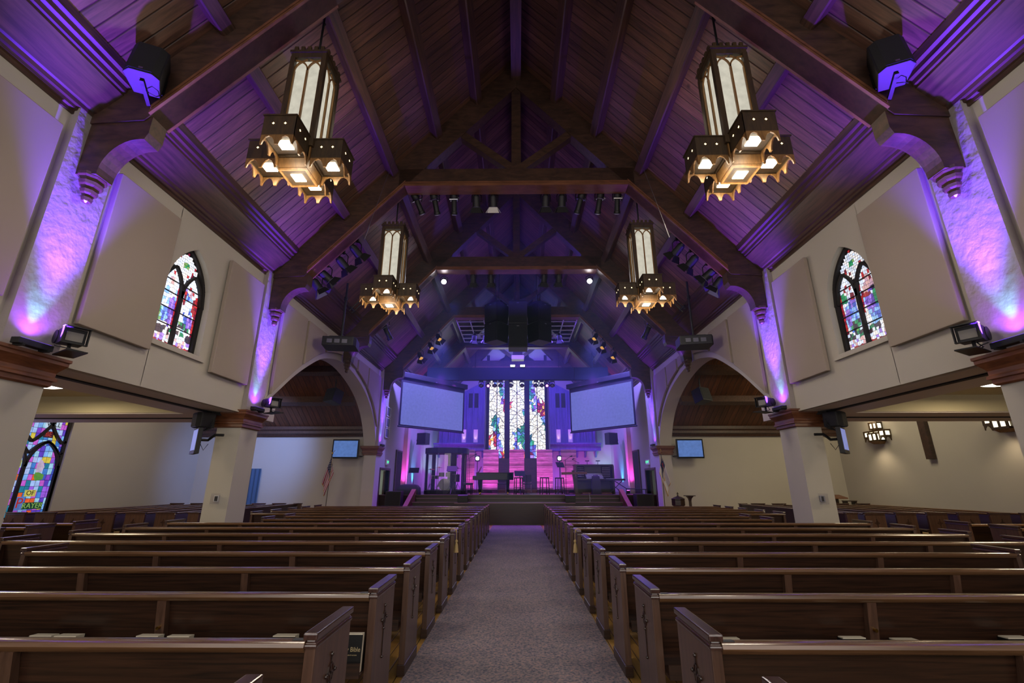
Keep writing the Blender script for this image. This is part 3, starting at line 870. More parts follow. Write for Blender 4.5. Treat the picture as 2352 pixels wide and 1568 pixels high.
def make_lantern(label):
    t = thing('hanging_lantern', label, 'chandelier', (0, 0, 0), 0, 'gothic hanging lanterns')
    hw = 0.235; z0, z1 = 0.34, 1.95
    # glass body
    b = MB()
    b.box(-hw + 0.03, hw - 0.03, -hw + 0.03, hw - 0.03, z0, z1 - 0.02)
    b.build('lantern_glass', M['pane_warm'], t)
    b = MB()
    for x in (-hw, hw):
        for y in (-hw, hw): b.box(x - 0.035, x + 0.035, y - 0.035, y + 0.035, z0, z1 + 0.02)
    b.box(-hw - 0.03, hw + 0.03, -hw - 0.03, hw + 0.03, z1, z1 + 0.09)
    b.box(-hw - 0.05, hw + 0.05, -hw - 0.05, hw + 0.05, z1 + 0.09, z1 + 0.13)
    for k in range(4):
        R = Matrix.Rotation(k * math.pi / 2, 3, 'Z')
        for u in (-0.2, -0.1, 0.0, 0.1, 0.2):
            b.obox(R @ Vector((u, -hw - 0.03, z1 + 0.165)), (0.055, 0.03, 0.07), R)
    b.build('lantern_frame', M['wood_lantern'], t)
    b = MB()
    for k in range(4): lancet_frame(b, 2 * hw - 0.07, z0, z1 - 0.01, Matrix.Rotation(k * math.pi / 2, 3, 'Z'), -hw)
    b.build('tracery', M['wood_gold'], t)
    # four lamp boxes around the foot
    for k in range(4):
        R = Matrix.Rotation(k * math.pi / 2, 4, 'Z')
        b = MB(R)
        yc = -0.455; h = 0.215
        b.box(-h, h, yc - h, yc - h + 0.02, 0.16, 0.47); b.box(-h, h, yc + h - 0.02, yc + h, 0.16, 0.47)
        b.box(-h, -h + 0.02, yc - h, yc + h, 0.16, 0.47); b.box(h - 0.02, h, yc - h, yc + h, 0.16, 0.47)
        b.box(-h + 0.02, h - 0.02, yc - h + 0.02, yc + h - 0.02, 0.19, 0.21)
        b.box(-h - 0.015, h + 0.015, yc - h - 0.015, yc + h + 0.015, 0.47, 0.49)
        bx = b.build('lamp_box', M['wood_lantern'], t)
        b = MB(R)
        scallop(b, -h, h, yc - h + 0.01, 0.17, 2)
        scallop(b, yc - h, yc + h, -h + 0.01, 0.17, 2, ax='y'); scallop(b, yc - h, yc + h, h - 0.01, 0.17, 2, ax='y')
        b.build('scalloped_apron', M['wood_gold'], bx)
        b = MB(R); b.box(-0.085, 0.085, yc - 0.085, yc + 0.085, 0.172, 0.19); b.build('lamp_glass', M['bulb'], bx)
        b = MB(R)
        for u in (-0.08, 0.08):
            b.box(u - 0.004, u + 0.004, yc - h - 0.003, yc - h, 0.335, 0.365); b.box(u - 0.015, u + 0.015, yc - h - 0.003, yc - h, 0.346, 0.354)
        for v in (-0.08, 0.08):
            for x in (-h - 0.003, h):
                b.box(x, x + 0.003, yc + v - 0.004, yc + v + 0.004, 0.335, 0.365); b.box(x, x + 0.003, yc + v - 0.015, yc + v + 0.015, 0.346, 0.354)
        b.build('pierced_light', M['bulb_small'], bx)
    # tapered centre box
    b = MB()
    b.loft([[(-u, -u, z), (u, -u, z), (u, u, z), (-u, u, z)] for u, z in ((0.235, 0.34), (0.235, 0.18), (0.205, 0.02))])
    c = b.build('centre_box', M['wood_gold'], t)
    b = MB()
    for x0, x1, y0, y1 in ((-0.2, -0.17, -0.2, 0.2), (0.17, 0.2, -0.2, 0.2), (-0.17, 0.17, -0.2, -0.17), (-0.17, 0.17, 0.17, 0.2)): b.box(x0, x1, y0, y1, -0.015, 0.02)
    b.build('rim', M['wood_gold'], c)
    b = MB(); b.box(-0.17, 0.17, -0.17, 0.17, 0.0, 0.019); b.build('base_plate', M['wood_lantern'], c)
    b = MB(); b.box(-0.08, 0.08, -0.08, 0.08, -0.012, 0.0); b.build('lamp_glass', M['bulb'], c)
    b = MB(); b.cyl((0, 0, z1 + 0.1), (0, 0, 3.45), 0.018, n=8); b.lathe([(0.05, z1 + 0.13), (0.06, z1 + 0.17), (0.02, z1 + 0.22)], n=10)
    b.tube([(0.0, 0, 2.9), (0.03, 0, 2.95), (0, 0, 3.0)], 0.012)
    b.build('hanging_rod', M['black'], t)
    return t


LP = [(-3.14, 5.58, 5.72, 'left lantern nearest the camera, high at the upper left'), (3.20, 5.58, 5.72, 'right lantern nearest the camera, high at the upper right'), (-3.08, 10.3, 5.62, 'smaller looking left lantern beyond the second truss'), (3.12, 10.3, 5.62, 'smaller looking right lantern beyond the second truss')]
P0 = None
for x, y, z, l in LP:
    if P0 is None: P0 = make_lantern(l); P0.location = (x, y, z)
    else: dup(P0, (x, y, z), 0, l)
    lamp('POINT', (x, y, z - 0.45), None, 62, (1.0, 0.88, 0.72), 0.18)  # added fill below each lantern, brightens the nave walls
    lamp('POINT', (x * 0.9, y + (1.5 if y < 8 else 2.2), z + 2.2), None, 20 if y < 8 else 7, (1.0, 0.80, 0.60), 0.2)  # added fill away from the lantern, warms the roof boards
    for dx, dy in ((0.455, 0), (-0.455, 0), (0, 0.455), (0, -0.455)):
        lamp('SPOT', (x + dx, y + dy, z + 0.15), (x + dx, y + dy, 0), 14, (1.0, 0.86, 0.66), 0.05, 165, 0.5)
for s, nm, X in SIDES:
    b = MB()
    b.cyl((s * 2.83, 9.2, 9.45), (s * 3.42, 9.2, 6.95), 0.006, n=6); b.cyl((s * 3.37, 9.2, 7.15), (s * 3.45, 9.2, 6.8), 0.013, n=6)
    tag(b.build('suspension_wire', M['steel']), f'thin slanting steel wire before the {nm} far lantern', 'wire')

# ------------------------------------------------------------------ stained glass
from mathutils import noise as mnoise


def cells(u0, u1, v0, v1, du, dv, jit, inside, colour, put, x, mb, idx, shrink=0.88, stag=0.0):
    """mosaic of jittered quads: colour(u, v) -> palette key"""
    nu = max(1, round((u1 - u0) / du)); nv = max(1, round((v1 - v0) / dv))
    g = {}
    for i in range(nu + 1):
        for j in range(nv + 1):
            ju = 0 if i in (0, nu) else (rnd.random() - 0.5 + stag * (j % 2)) * jit * du
            jv = 0 if j in (0, nv) else (rnd.random() - 0.5) * jit * dv
            g[i, j] = (u0 + (u1 - u0) * i / nu + ju, v0 + (v1 - v0) * j / nv + jv)
    for i in range(nu):
        for j in range(nv):
            q = [g[i, j], g[i + 1, j], g[i + 1, j + 1], g[i, j + 1]]
            cu = sum(p[0] for p in q) / 4; cv = sum(p[1] for p in q) / 4
            if not inside(cu, cv): continue
            k = colour(cu, cv)
            if k is None: continue
            mb.m = idx(k)
            mb.add([put(cu + (p[0] - cu) * shrink, cv + (p[1] - cv) * shrink, x) for p in q], [(0, 1, 2, 3)])


class Pal:
    def __init__(self, s): self.s = s; self.k = {}; self.m = []
    def __call__(self, c):
        if c not in self.k:
            self.k[c] = len(self.m); self.m.append(glass(c, self.s))
        return self.k[c]


WH = [(235, 238, 250), (214, 226, 250), (250, 240, 236)]
BL = [(96, 130, 226), (130, 176, 240), (60, 84, 190), (150, 200, 244)]
RD = [(150, 24, 40), (176, 40, 46), (110, 14, 44)]
PU = [(120, 86, 200), (160, 120, 224), (86, 52, 160)]
GR = [(20, 120, 80), (40, 150, 96), (120, 160, 90)]
PK = [(214, 168, 168), (190, 150, 170)]
DK = [(40, 30, 60), (60, 40, 50)]


def pick(c, dark=1.0):
    k = rnd.choice(c)
    return tuple(int(v * dark) for v in k)


def lancet_in(u, v, c, hw, sp, R):
    d = abs(u - c)
    if d > hw or v < 0.05: return False
    return v < sp + math.sqrt(max(0, R * R - (d + R - hw) ** 2))


def scene_colour(shapes, dark):
    def f(u, v):
        if v < 0.24:
            if v < 0.065: return pick(RD, dark)
            return pick(WH + PU[1:2] + PK[:1], dark)
        if v < 0.36: return pick(DK + GR[:1], dark) if rnd.random() < 0.6 else pick(WH, dark)
        out = WH[:2]
        if v < 0.95: out = BL[3:] + WH + WH
        for (cx, cy, rx, ry, c) in shapes:
            if ((u - cx) / rx) ** 2 + ((v - cy) / ry) ** 2 < 1: out = c
        return pick(out, dark)
    return f


L_A = [(-0.36, 0.52, 0.12, 0.14, GR), (-0.20, 0.80, 0.14, 0.42, WH + BL[1:2]), (-0.42, 0.92, 0.04, 0.28, RD), (-0.13, 0.62, 0.07, 0.28, PU), (-0.26, 0.55, 0.10, 0.12, BL), (-0.22, 1.22, 0.09, 0.10, RD), (-0.22, 1.22, 0.07, 0.08, WH), (-0.22, 1.18, 0.045, 0.06, PK), (-0.03, 0.7, 0.018, 0.5, RD)]
L_B = [(0.24, 0.78, 0.10, 0.42, BL[1:] + WH), (0.39, 0.90, 0.03, 0.26, RD), (0.13, 0.98, 0.04, 0.16, PU + RD), (0.25, 0.48, 0.16, 0.07, DK + GR), (0.36, 0.58, 0.08, 0.12, PU), (0.25, 1.12, 0.075, 0.09, RD), (0.25, 1.12, 0.06, 0.07, WH), (0.25, 1.08, 0.04, 0.05, PK), (0.46, 0.8, 0.012, 0.5, RD)]
R_A = [(-0.28, 0.55, 0.16, 0.2, BL), (-0.20, 0.72, 0.12, 0.16, PU), (-0.36, 0.78, 0.07, 0.14, GR), (-0.16, 0.9, 0.10, 0.08, RD), (-0.25, 0.98, 0.16, 0.08, DK + PU), (-0.32, 1.05, 0.08, 0.07, PK), (-0.18, 1.0, 0.08, 0.08, PK), (-0.25, 1.2, 0.10, 0.10, RD), (-0.25, 1.2, 0.07, 0.07, WH), (-0.25, 1.16, 0.045, 0.06, PK), (-0.05, 0.75, 0.02, 0.5, RD)]
R_B = [(0.26, 0.6, 0.17, 0.28, BL), (0.20, 0.85, 0.10, 0.10, BL[2:3] + PU), (0.34, 0.62, 0.07, 0.2, PU), (0.22, 0.45, 0.12, 0.10, GR + DK), (0.15, 0.98, 0.05, 0.07, RD), (0.36, 1.0, 0.06, 0.12, GR), (0.26, 1.1, 0.09, 0.09, RD), (0.26, 1.1, 0.06, 0.06, WH), (0.26, 1.06, 0.04, 0.05, PK), (0.45, 0.7, 0.025, 0.5, RD)]
for s, nm, X in SIDES:
    pal = Pal(1.6 if s < 0 else 1.05)
    xg = 5.98
    put = lambda u, v, x: (x, WC + u, WSP - 0.93 + v)
    zb = WSP - 0.93
    b = MB(X)
    for c, sh in ((-0.245, L_A if s < 0 else R_A), (0.245, L_B if s < 0 else R_B)):
        ins = lambda u, v, c=c: lancet_in(u, v, c, 0.235, 0.92, 0.62)
        cells(c - 0.235, c + 0.235, 0.03, 1.47, 0.047, 0.062, 0.55, ins, scene_colour(sh, 1.0), put, xg, b, pal, 0.92)
    kite = lambda u, v: (not lancet_in(u, v, -0.245, 0.275, 0.92, 0.66)) and (not lancet_in(u, v, 0.245, 0.275, 0.92, 0.66)) and v > 1.2 and v < 0.93 + math.sqrt(max(0, 1.0 ** 2 - (abs(u) + 1.0 - 0.51) ** 2))
    def kc(u, v):
        d = math.hypot(u, v - 1.56)
        return pick(GR if d < 0.06 else RD if 0.20 < d < 0.23 else WH)
    cells(-0.3, 0.3, 1.15, 1.8, 0.045, 0.05, 0.5, kite, kc, put, xg, b, pal)
    g = b.build('window_1' if s < 0 else 'window_2', pal.m, kind=ST)
    b = MB(X); b.strip([(y, 3.72, win_z(y)) for y in lerp(6.88, 8.04, 24)], xg + 0.012, xg + 0.03); b.build('leading', M['groove'], g)
    b = MB(X)
    def fr(u0, v0, u1, v1, w=0.05, d=0.06): b.bar(put(u0, v0, xg - 0.02), put(u1, v1, xg - 0.02), w, d, (1, 0, 0))
    oc = [(u, 0.93 + math.sqrt(max(0, WR * WR - (abs(u) + WR - WHW) ** 2))) for u in lerp(-0.57, 0.57, 24)]
    for p, q in zip(oc, oc[1:]): fr(p[0] * 0.95, p[1] - 0.02, q[0] * 0.95, q[1] - 0.02, 0.06, 0.08)
    fr(-0.54, 0, -0.54, 0.95, 0.07); fr(0.54, 0, 0.54, 0.95, 0.07); fr(-0.56, 0.02, 0.56, 0.02, 0.05); fr(0, 0, 0, 1.05, 0.065)
    for c in (-0.245, 0.245):
        ar = [(c + u, 0.92 + math.sqrt(max(0, 0.64 ** 2 - (abs(u) + 0.64 - 0.25) ** 2))) for u in lerp(-0.25, 0.25, 12)]
        for p, q in zip(ar, ar[1:]): fr(p[0], p[1], q[0], q[1], 0.045)
    for v in (0.38, 0.66, 0.94, 1.16):
        for c in (-0.245, 0.245): fr(c - 0.23, v, c + 0.23, v, 0.014, 0.02)
    b.build('tracery', M['groove'], g)
    b = MB(X); b.box(5.79, 6.2, 6.85, 8.07, 3.66, 3.72); b.box(5.77, 5.81, 6.80, 8.12, 3.63, 3.68); b.build('sill', M['wall'], g)

# great window behind the stage: three tall lights, mostly washed out by daylight
pal = Pal(1.5)
b = MB()
put = lambda u, v, x: (u, x, v)
TE = [(20, 110, 110), (40, 160, 150), (16, 90, 100)]


def big(u, v):
    h = (v - 3.0) / 5.0
    n1 = mnoise.noise(Vector((u * 1.5 + 3, v * 0.55, 1.7))) + 0.5 * mnoise.noise(Vector((u * 3.5, v * 1.8, 7.7)))
    if n1 < -0.16 + 0.46 * h: return pick([(255, 250, 236), (250, 246, 226), (236, 246, 250)])
    n2 = mnoise.noise(Vector((u * 0.9 + 9, v * 0.7, 4.2)))
    if n2 > 0.28: return pick(RD + [(240, 190, 60), (230, 120, 60)])
    if n2 > 0.05: return pick(BL + PU)
    return pick(TE + GR[:2] + BL[:1])


for x0, x1 in ((-1.78, -0.80), (-0.47, 0.47), (0.80, 1.78)):
    c = (x0 + x1) / 2
    top = lambda u: 8.4 + 0.9 * (1 - abs(u) / 1.9)
    for a0, a1 in ((x0, c - 0.015), (c + 0.015, x1)):
        cells(a0, a1, 3.0, 9.2, 0.115, 0.21, 1.15, lambda u, v: v < top(u), big, put, 29.3, b, pal, 0.86, 0.55)
g = b.build('window_3', pal.m, kind=ST)
b = MB(); b.box(-1.95, 1.95, 29.33, 29.36, 2.9, 9.7); b.build('leading', M['groove'], g)
b = MB()
for x in (-1.87, -0.635, 0.635, 1.87): b.box(x - (0.16 if abs(x) < 1 else 0.09), x + (0.16 if abs(x) < 1 else 0.09), 29.1, 29.34, 2.95, 9.6)
b.box(-1.95, 1.95, 29.1, 29.34, 2.93, 3.02)
for c in (-1.29, 0, 1.29):
    b.box(c - 0.02, c + 0.02, 29.26, 29.33, 3, 9.3)
    for zz in (4.6, 5.6, 6.9):
        for sg in (-1, 1):
            pts = [(c + sg * (0.47 - 0.94 * t), 29.27, zz - 0.45 + 0.9 * t + 0.22 * math.sin(t * math.pi)) for t in lerp(0, 1, 8)]
            b.tube(pts, 0.016, 5)
b.build('tracery', M['groove'], g)
lamp('AREA', (0, 28.9, 6.2), (0, 20, 3.0), 60, (0.85, 0.95, 1.0), 3.0, size_y=5.0)

# transept window with the lettered lancets
pal = Pal(0.95)
b = MB()
put = lambda u, v, x: (-x, u, v)
TW = [(122, 60, 190), (150, 90, 220), (60, 120, 200), (120, 170, 236), (30, 120, 150), (170, 190, 240), (90, 60, 190), (190, 90, 200), (60, 80, 190), (150, 200, 230)]


def tw(u, v):
    k = int(u / 0.13) * 7 + int(v / 0.2) * 3
    r = rnd.random()
    if r < 0.06: return (210, 190, 70)
    if r < 0.09: return (220, 90, 40)
    if int(u / 0.26) % 2 == 0 and r < 0.5: return (160, 190, 244)
    return TW[(k + rnd.randint(0, 3)) % len(TW)]


cells(10.82, 13.58, 0.66, 4.56, 0.125, 0.155, 0.12, lambda u, v: True, tw, put, 13.3, b, pal, 0.94)
g = b.build('window_4', pal.m, kind=ST)
b = MB(); b.box(-13.36, -13.33, 10.8, 13.62, 0.62, 4.6); b.build('leading', M['groove'], g)
b = MB()
xw = -13.29


def wb(y0, z0, y1, z1, w=0.07): b.bar((xw, y0, z0), (xw, y1, z1), w, 0.09, (1, 0, 0))


for y in (10.84, 11.73, 12.62, 13.55): wb(y, 0.62, y, 2.0, 0.08)
wb(13.57, 0.62, 13.57, 4.6, 0.08); wb(10.83, 0.62, 10.83, 4.6, 0.08)
for c in (11.28, 12.17, 13.08):
    for sg in (-1, 1):
        p0 = None
        for t in lerp(0, 1.05, 8):
            p = (c + sg * (0.445 - (1 - math.cos(t)) * 0.89), 1.95 + math.sin(t) * 0.8)
            if p0: wb(*p0, *p, 0.07)
            p0 = p
for c in (11.73, 12.62, 13.5):
    for sg in (-1, 1):
        p0 = None
        for t in lerp(0, 1, 10):
            p = (c + sg * 0.88 * t, 2.62 + 1.5 * t * t * 0.6 + 0.55 * t)
            if 10.82 < p[0] < 13.6:
                if p0: wb(*p0, *p, 0.075)
                p0 = p
        p0 = None
        for t in lerp(0, 1, 8):
            p = (c + sg * 0.46 * t, 2.30 + 0.33 * math.sin(t * math.pi / 2))
            if 10.82 < p[0] < 13.6:
                if p0: wb(*p0, *p, 0.06)
                p0 = p
b.build('tracery', M['groove'], g)
rt = (rad(90), 0, rad(90))


def sign_glass(body, y, z, w, h, back, fore, size):
    b = MB(); b.box(-13.297, -13.29, y - w / 2, y + w / 2, z - h / 2, z + h / 2)
    o = b.build('lettered_pane', glass(back, 0.8), g)
    text(body, (-13.287, y, z), size, glass(fore, 0.5) if fore != (0, 0, 0) else M['groove'], o, rt)


sign_glass('OF', 13.02, 1.26, 0.30, 0.17, (200, 190, 90), (0, 0, 0), 0.17)
sign_glass('RAYER', 13.17, 0.93, 0.55, 0.18, (16, 60, 40), (170, 220, 110), 0.19)
sign_glass('P', 12.80, 1.0, 0.22, 0.34, (90, 120, 190), (220, 50, 40), 0.36)
sign_glass('HOUSE', 12.22, 1.26, 0.62, 0.18, (196, 50, 60), (0, 0, 0), 0.18)
sign_glass('CALLED', 12.20, 2.02, 0.70, 0.18, (196, 196, 80), (0, 0, 0), 0.17)
sign_glass('BE', 13.05, 2.84, 0.28, 0.18, (60, 20, 30), (226, 60, 50), 0.18)
sign_glass('WILL', 13.12, 3.12, 0.46, 0.19, (200, 220, 240), (0, 0, 0), 0.18)
b = MB()
b.prism([(12.98, 1.70), (13.05, 1.58), (13.24, 1.62), (13.25, 1.74), (13.12, 1.80), (13.0, 1.82)], 'x', -13.297, -13.288); b.build('green_cuff', glass((90, 150, 60), 0.8), g)
b = MB()
b.prism([(13.0, 1.80), (13.14, 1.82), (13.20, 1.95), (13.13, 2.10), (13.04, 2.16), (12.99, 2.02)], 'x', -13.298, -13.286); b.build('praying_hands', glass((196, 176, 206), 0.85), g)
lamp('AREA', (-13.1, 12.2, 2.6), (-9, 13.0, 1.2), 70, (0.45, 0.40, 1.0), 2.4, size_y=3.2)

# ------------------------------------------------------------------ loudspeakers, projectors, displays
for s, nm, X in SIDES:
    # corner loudspeaker on the front truss
    t = thing('loudspeaker', f'black loudspeaker fixed to the front truss at the upper {nm}, violet underside', 'speaker', (s * 4.86, 4.66, 6.48), s * rad(-24), 'corner loudspeakers on the front truss')
    tilt = Matrix.Rotation(rad(-10), 4, 'X')
    b = MB(tilt); b.prism([(-0.26, -0.16), (-0.16, -0.25), (0.16, -0.25), (0.26, -0.16), (0.19, 0.22), (-0.19, 0.22)], 'z', 0.0, 0.72); b.build('cabinet', M['black'], t, bev=0.01)
    b = MB(tilt); b.prism([(-0.24, -0.185), (-0.16, -0.265), (0.16, -0.265), (0.24, -0.185), (0.16, -0.251), (-0.16, -0.251)], 'z', 0.03, 0.70); b.build('grille', M['grille'], t)
    b = MB(tilt); b.box(-0.03, 0.03, -0.272, -0.266, 0.05, 0.09); b.build('badge', M['steel'], t)
    b = MB(tilt); b.box(-0.03, 0.03, -0.1, 0.42, -0.05, -0.01); b.cyl((0, -0.02, -0.05), (0, -0.02, 0.0), 0.03, n=10); b.box(-0.2, 0.2, 0.22, 0.3, 0.1, 0.5); b.build('mount', M['bracket'], t)
    b = MB(); b.tube([(0.0, 0.1, -0.03), (0.10, 0.02, -0.13), (0.18, 0.08, -0.12), (0.20, 0.2, 0.02)], 0.008); b.build('cable', M['black'], t, smooth=True)
    t.scale = (0.76, 0.76, 0.76)
    # LED uplight bars and flood lamps standing on the capitals
    for k, y in enumerate(COLY):
        w = ('nearest', 'middle', 'farthest')[k]
        t = thing('uplight', f'small violet LED uplight bar on the {w} {nm} capital', 'light', (s * 5.60, y - 0.10, 2.985), 0, 'LED uplights on the capitals')
        b = MB(); b.box(-0.05, 0.05, -0.20, 0.20, 0.02, 0.09); b.build('housing', M['black'], t, bev=0.006)
        b = MB(); b.box(-0.035, 0.035, -0.18, 0.18, 0.09, 0.094); b.build('led_strip', M['led_blue'], t)
        b = MB(); b.box(-0.06, 0.06, -0.16, -0.13, 0.0, 0.03); b.build('foot', M['bracket'], t)
        b = MB(); b.box(-0.06, 0.06, 0.13, 0.16, 0.0, 0.03); b.build('foot', M['bracket'], t)
        if k == 2: continue
        t = thing('flood_lamp', f'black square flood lamp with barn doors beside the {w} {nm} capital', 'light', (s * 5.42, y + 0.16, 3.02), s * rad(-60), 'flood lamps on the capitals')
        b = MB(); b.box(-0.11, 0.11, -0.05, 0.14, 0.10, 0.29); b.build('body', M['black'], t, bev=0.008)
        b = MB(); b.cyl((-0.12, 0.18, 0.20), (0.12, 0.18, 0.20), 0.085, n=14); b.build('rear_drum', M['black'], t, smooth=True)
        b = MB(); b.box(-0.13, 0.13, -0.13, -0.05, 0.29, 0.30); b.box(-0.13, 0.13, -0.10, -0.05, 0.09, 0.10); b.box(-0.125, -0.115, -0.11, -0.05, 0.10, 0.29); b.box(0.115, 0.125, -0.11, -0.05, 0.10, 0.29); b.build('barn_door', M['black'], t)
        b = MB(); b.box(-0.08, 0.08, -0.056, -0.05, 0.13, 0.24); b.build('lens', M['dimlens'], t)
        b = MB(); b.bar((0, 0.05, 0.1), (0, 0.05, -0.02), 0.03, 0.03, (1, 0, 0)); b.box(-0.10, 0.10, -0.28, 0.16, -0.035, -0.02); b.build('bracket', M['bracket'], t)
        b = MB(); b.tube([(0.0, 0.12, 0.12), (0.06, 0.10, 0.03), (0.02, 0.0, 0.0), (0.10, -0.12, 0.01), (0.2 * s, -0.25, 0.0)], 0.007); b.build('cable', M['black'], t, smooth=True)
    # loudspeaker and small display on the second pier
    t = thing('loudspeaker', f'dark rounded loudspeaker hung at the head of the second {nm} pier above a small display', 'speaker', (s * 6.36, 9.30, 2.58), s * rad(38), 'loudspeakers on the second piers')
    b = MB(); b.prism([(-0.20, -0.10), (-0.12, -0.17), (0.12, -0.17), (0.20, -0.10), (0.14, 0.16), (-0.14, 0.16)], 'z', 0.0, 0.30); b.build('cabinet', M['black'], t, bev=0.02)
    b = MB(); b.prism([(-0.18, -0.12), (-0.12, -0.178), (0.12, -0.178), (0.18, -0.12), (0.12, -0.171), (-0.12, -0.171)], 'z', 0.02, 0.28); b.build('grille', M['grille'], t)
    b = MB(); b.box(-0.03, 0.03, 0.1, 0.32, 0.28, 0.34); b.build('mount', M['bracket'], t)
    t = thing('display', f'small pale blue display on an arm from the second {nm} pier', 'television', (s * 6.36, 9.18, 2.06), s * rad(46), 'small displays on the second piers')
    b = MB(); b.box(-0.22, 0.22, -0.03, 0.05, 0.0, 0.50); b.build('housing', M['black'], t, bev=0.008)
    b = MB(); b.box(-0.20, 0.20, -0.036, -0.031, 0.07, 0.47); b.build('screen', M['tv_pale'], t)
    b = MB(); b.box(-0.22, 0.22, -0.038, -0.03, 0.0, 0.055); b.build('speaker_bar', M['bracket'], t)
    b = MB(); b.tube([(0, 0.05, 0.28), (0, 0.2, 0.28), (-0.12 * s, 0.28, 0.38), (-0.2 * s, 0.42, 0.38)], 0.028); b.box(-0.1, 0.1, 0.05, 0.07, 0.18, 0.38); b.build('arm', M['bracket'], t, smooth=True)
    b = MB()
    for k in range(6): b.tube([(0.02 * k - 0.05, 0.06, 0.44), (-0.05 * s, 0.12 + 0.02 * k, 0.50), (-0.10 * s, 0.2, 0.58 + 0.02 * k)], 0.006)
    b.tube([(0.05, 0.07, 0.2), (0.0, 0.15, 0.08), (-0.08 * s, 0.2, 0.2)], 0.006); b.build('cable', M['black'], t, smooth=True)
    # wide display on the transept wall
    t = thing('television', f'wide flat television on the {nm} transept end wall, blue picture', 'television', (s * 6.96, 18.97, 2.48), s * rad(-2), 'transept televisions')
    b = MB(); b.box(-0.53, 0.53, -0.03, 0.05, 0.0, 0.76); b.build('housing', M['gloss'], t, bev=0.01)
    b = MB(); b.box(-0.48, 0.48, -0.035, -0.03, 0.06, 0.70); b.build('screen', M['tv'], t)
    b = MB(); b.box(-0.1, 0.1, 0.05, 0.40, 0.2, 0.5); b.box(min(-s * 0.60, -s * 0.5), max(-s * 0.60, -s * 0.5), 0.0, 0.40, 0.08, 0.11); b.build('arm', M['bracket'], t)
    # projector on a pole
    t = thing('projector', f'black ceiling projector hung on a pole over the {nm} arch', 'projector', (s * 4.96, 12.3, 5.14), s * rad(-8), 'projectors over the arches')
    b = MB(); b.prism([(-0.44, -0.30), (0.40, -0.34), (0.46, -0.2), (0.44, 0.34), (-0.42, 0.34), (-0.46, 0.2)], 'z', 0.0, 0.26); b.build('body', M['black'], t, bev=0.02)
    b = MB(); b.cyl((-s * 0.22, 0.34, 0.14), (-s * 0.22, 0.44, 0.14), 0.09, 0.10, 16); b.build('lens_barrel', M['gloss'], t, smooth=True)
    b = MB()
    for k in range(3): b.box(-0.30 + 0.2 * k, -0.16 + 0.2 * k, -0.345, -0.32, 0.06, 0.17)
    b.build('vent', M['steel'], t)
    b = MB(); b.box(-0.28, 0.28, -0.2, 0.2, 0.26, 0.30); b.build('mount_plate', M['bracket'], t)
    b = MB(); b.cyl((0, 0, 0.30), (0, 0, 1.99), 0.03, n=10); b.cyl((0, 0, 1.45), (0, 0, 1.55), 0.05, n=10); b.build('pole', M['black'], t)
    # loudspeaker hanging inside the arch
    t = thing('loudspeaker', f'dark boxy loudspeaker hanging just inside the {nm} arch', 'speaker', (s * 6.75, 16.6, 4.32), s * rad(32), 'loudspeakers inside the arches')
    b = MB(Matrix.Rotation(rad(-14), 4, 'X')); b.prism([(-0.27, -0.24), (0.27, -0.24), (0.20, 0.2), (-0.20, 0.2)], 'z', 0.0, 0.50); b.build('cabinet', M['black'], t, bev=0.012)
    b = MB(Matrix.Rotation(rad(-14), 4, 'X')); b.box(-0.24, 0.24, -0.252, -0.243, 0.03, 0.47); b.build('grille', M['grille'], t)
    b = MB(); b.cyl((0, 0.05, 0.48), (0, 0.05, 0.90), 0.02, n=8); b.build('pole', M['bracket'], t)
    # wall plate with clear cover on the second pier
    t = thing('wall_plate', f'small control plate under a clear cover on the second {nm} pier', 'switch', (s * 6.0, 9.595, 1.22), 0, 'control plates on the piers')
    b = MB(); b.box(-0.05, 0.05, -0.02, 0.002, -0.06, 0.06); b.build('plate', M['white'] if s < 0 else M['steel'], t, bev=0.004)
    b = MB(); b.box(-0.03 if s < 0 else -0.02, 0.03 if s < 0 else 0.02, -0.026, -0.02, -0.045, 0.045); b.build('control', M['black'], t)
    b = MB(); b.box(-0.09, 0.09, -0.05, -0.045, -0.10, 0.10); b.build('clear_cover', M['acrylic'], t)
    # exit sign above the stage side door
    t = thing('exit_sign', f'green lit exit sign above the {nm} door beside the stage', 'exit sign', (s * 5.80, 20.95, 2.42), s * rad(-90 + 12 * s) if s > 0 else rad(90 + 0), 'exit signs')
    b = MB(); b.box(-0.16, 0.16, -0.06, 0.0, -0.11, 0.11); b.build('case', M['white'], t, bev=0.005)
    b = MB(); b.box(-0.14, 0.14, -0.064, -0.06, -0.09, 0.09); b.build('face', M['white'], t)
    text('EXIT', (0, -0.066, 0), 0.15, M['exit'], t)

# three framed pictures on the left wall and their twins' absence on the right
for k, z in enumerate((4.60, 4.12, 3.66)):
    t = thing('picture_frame', f'{("topmost", "middle", "lowest")[k]} of three framed panels on the left wall before the stage', 'picture', (-5.80, 20.62, z), rad(90), 'framed panels on the left wall')
    b = MB()
    b.box(-0.30, 0.30, -0.03, 0.0, -0.21, -0.18); b.box(-0.30, 0.30, -0.03, 0.0, 0.18, 0.21); b.box(-0.30, -0.27, -0.03, 0.0, -0.18, 0.18); b.box(0.27, 0.30, -0.03, 0.0, -0.18, 0.18)
    b.build('frame', M['white'], t)
    b = MB(); b.box(-0.27, 0.27, -0.018, -0.003, -0.18, 0.18); b.build('picture', mat('violet_picture', (70, 52, 104), 0.5), t)

# ------------------------------------------------------------------ theatre lights
def oriented(d):
    """matrix taking local -Z to direction d"""
    return Vector(d).to_track_quat('-Z', 'Y').to_matrix().to_4x4()


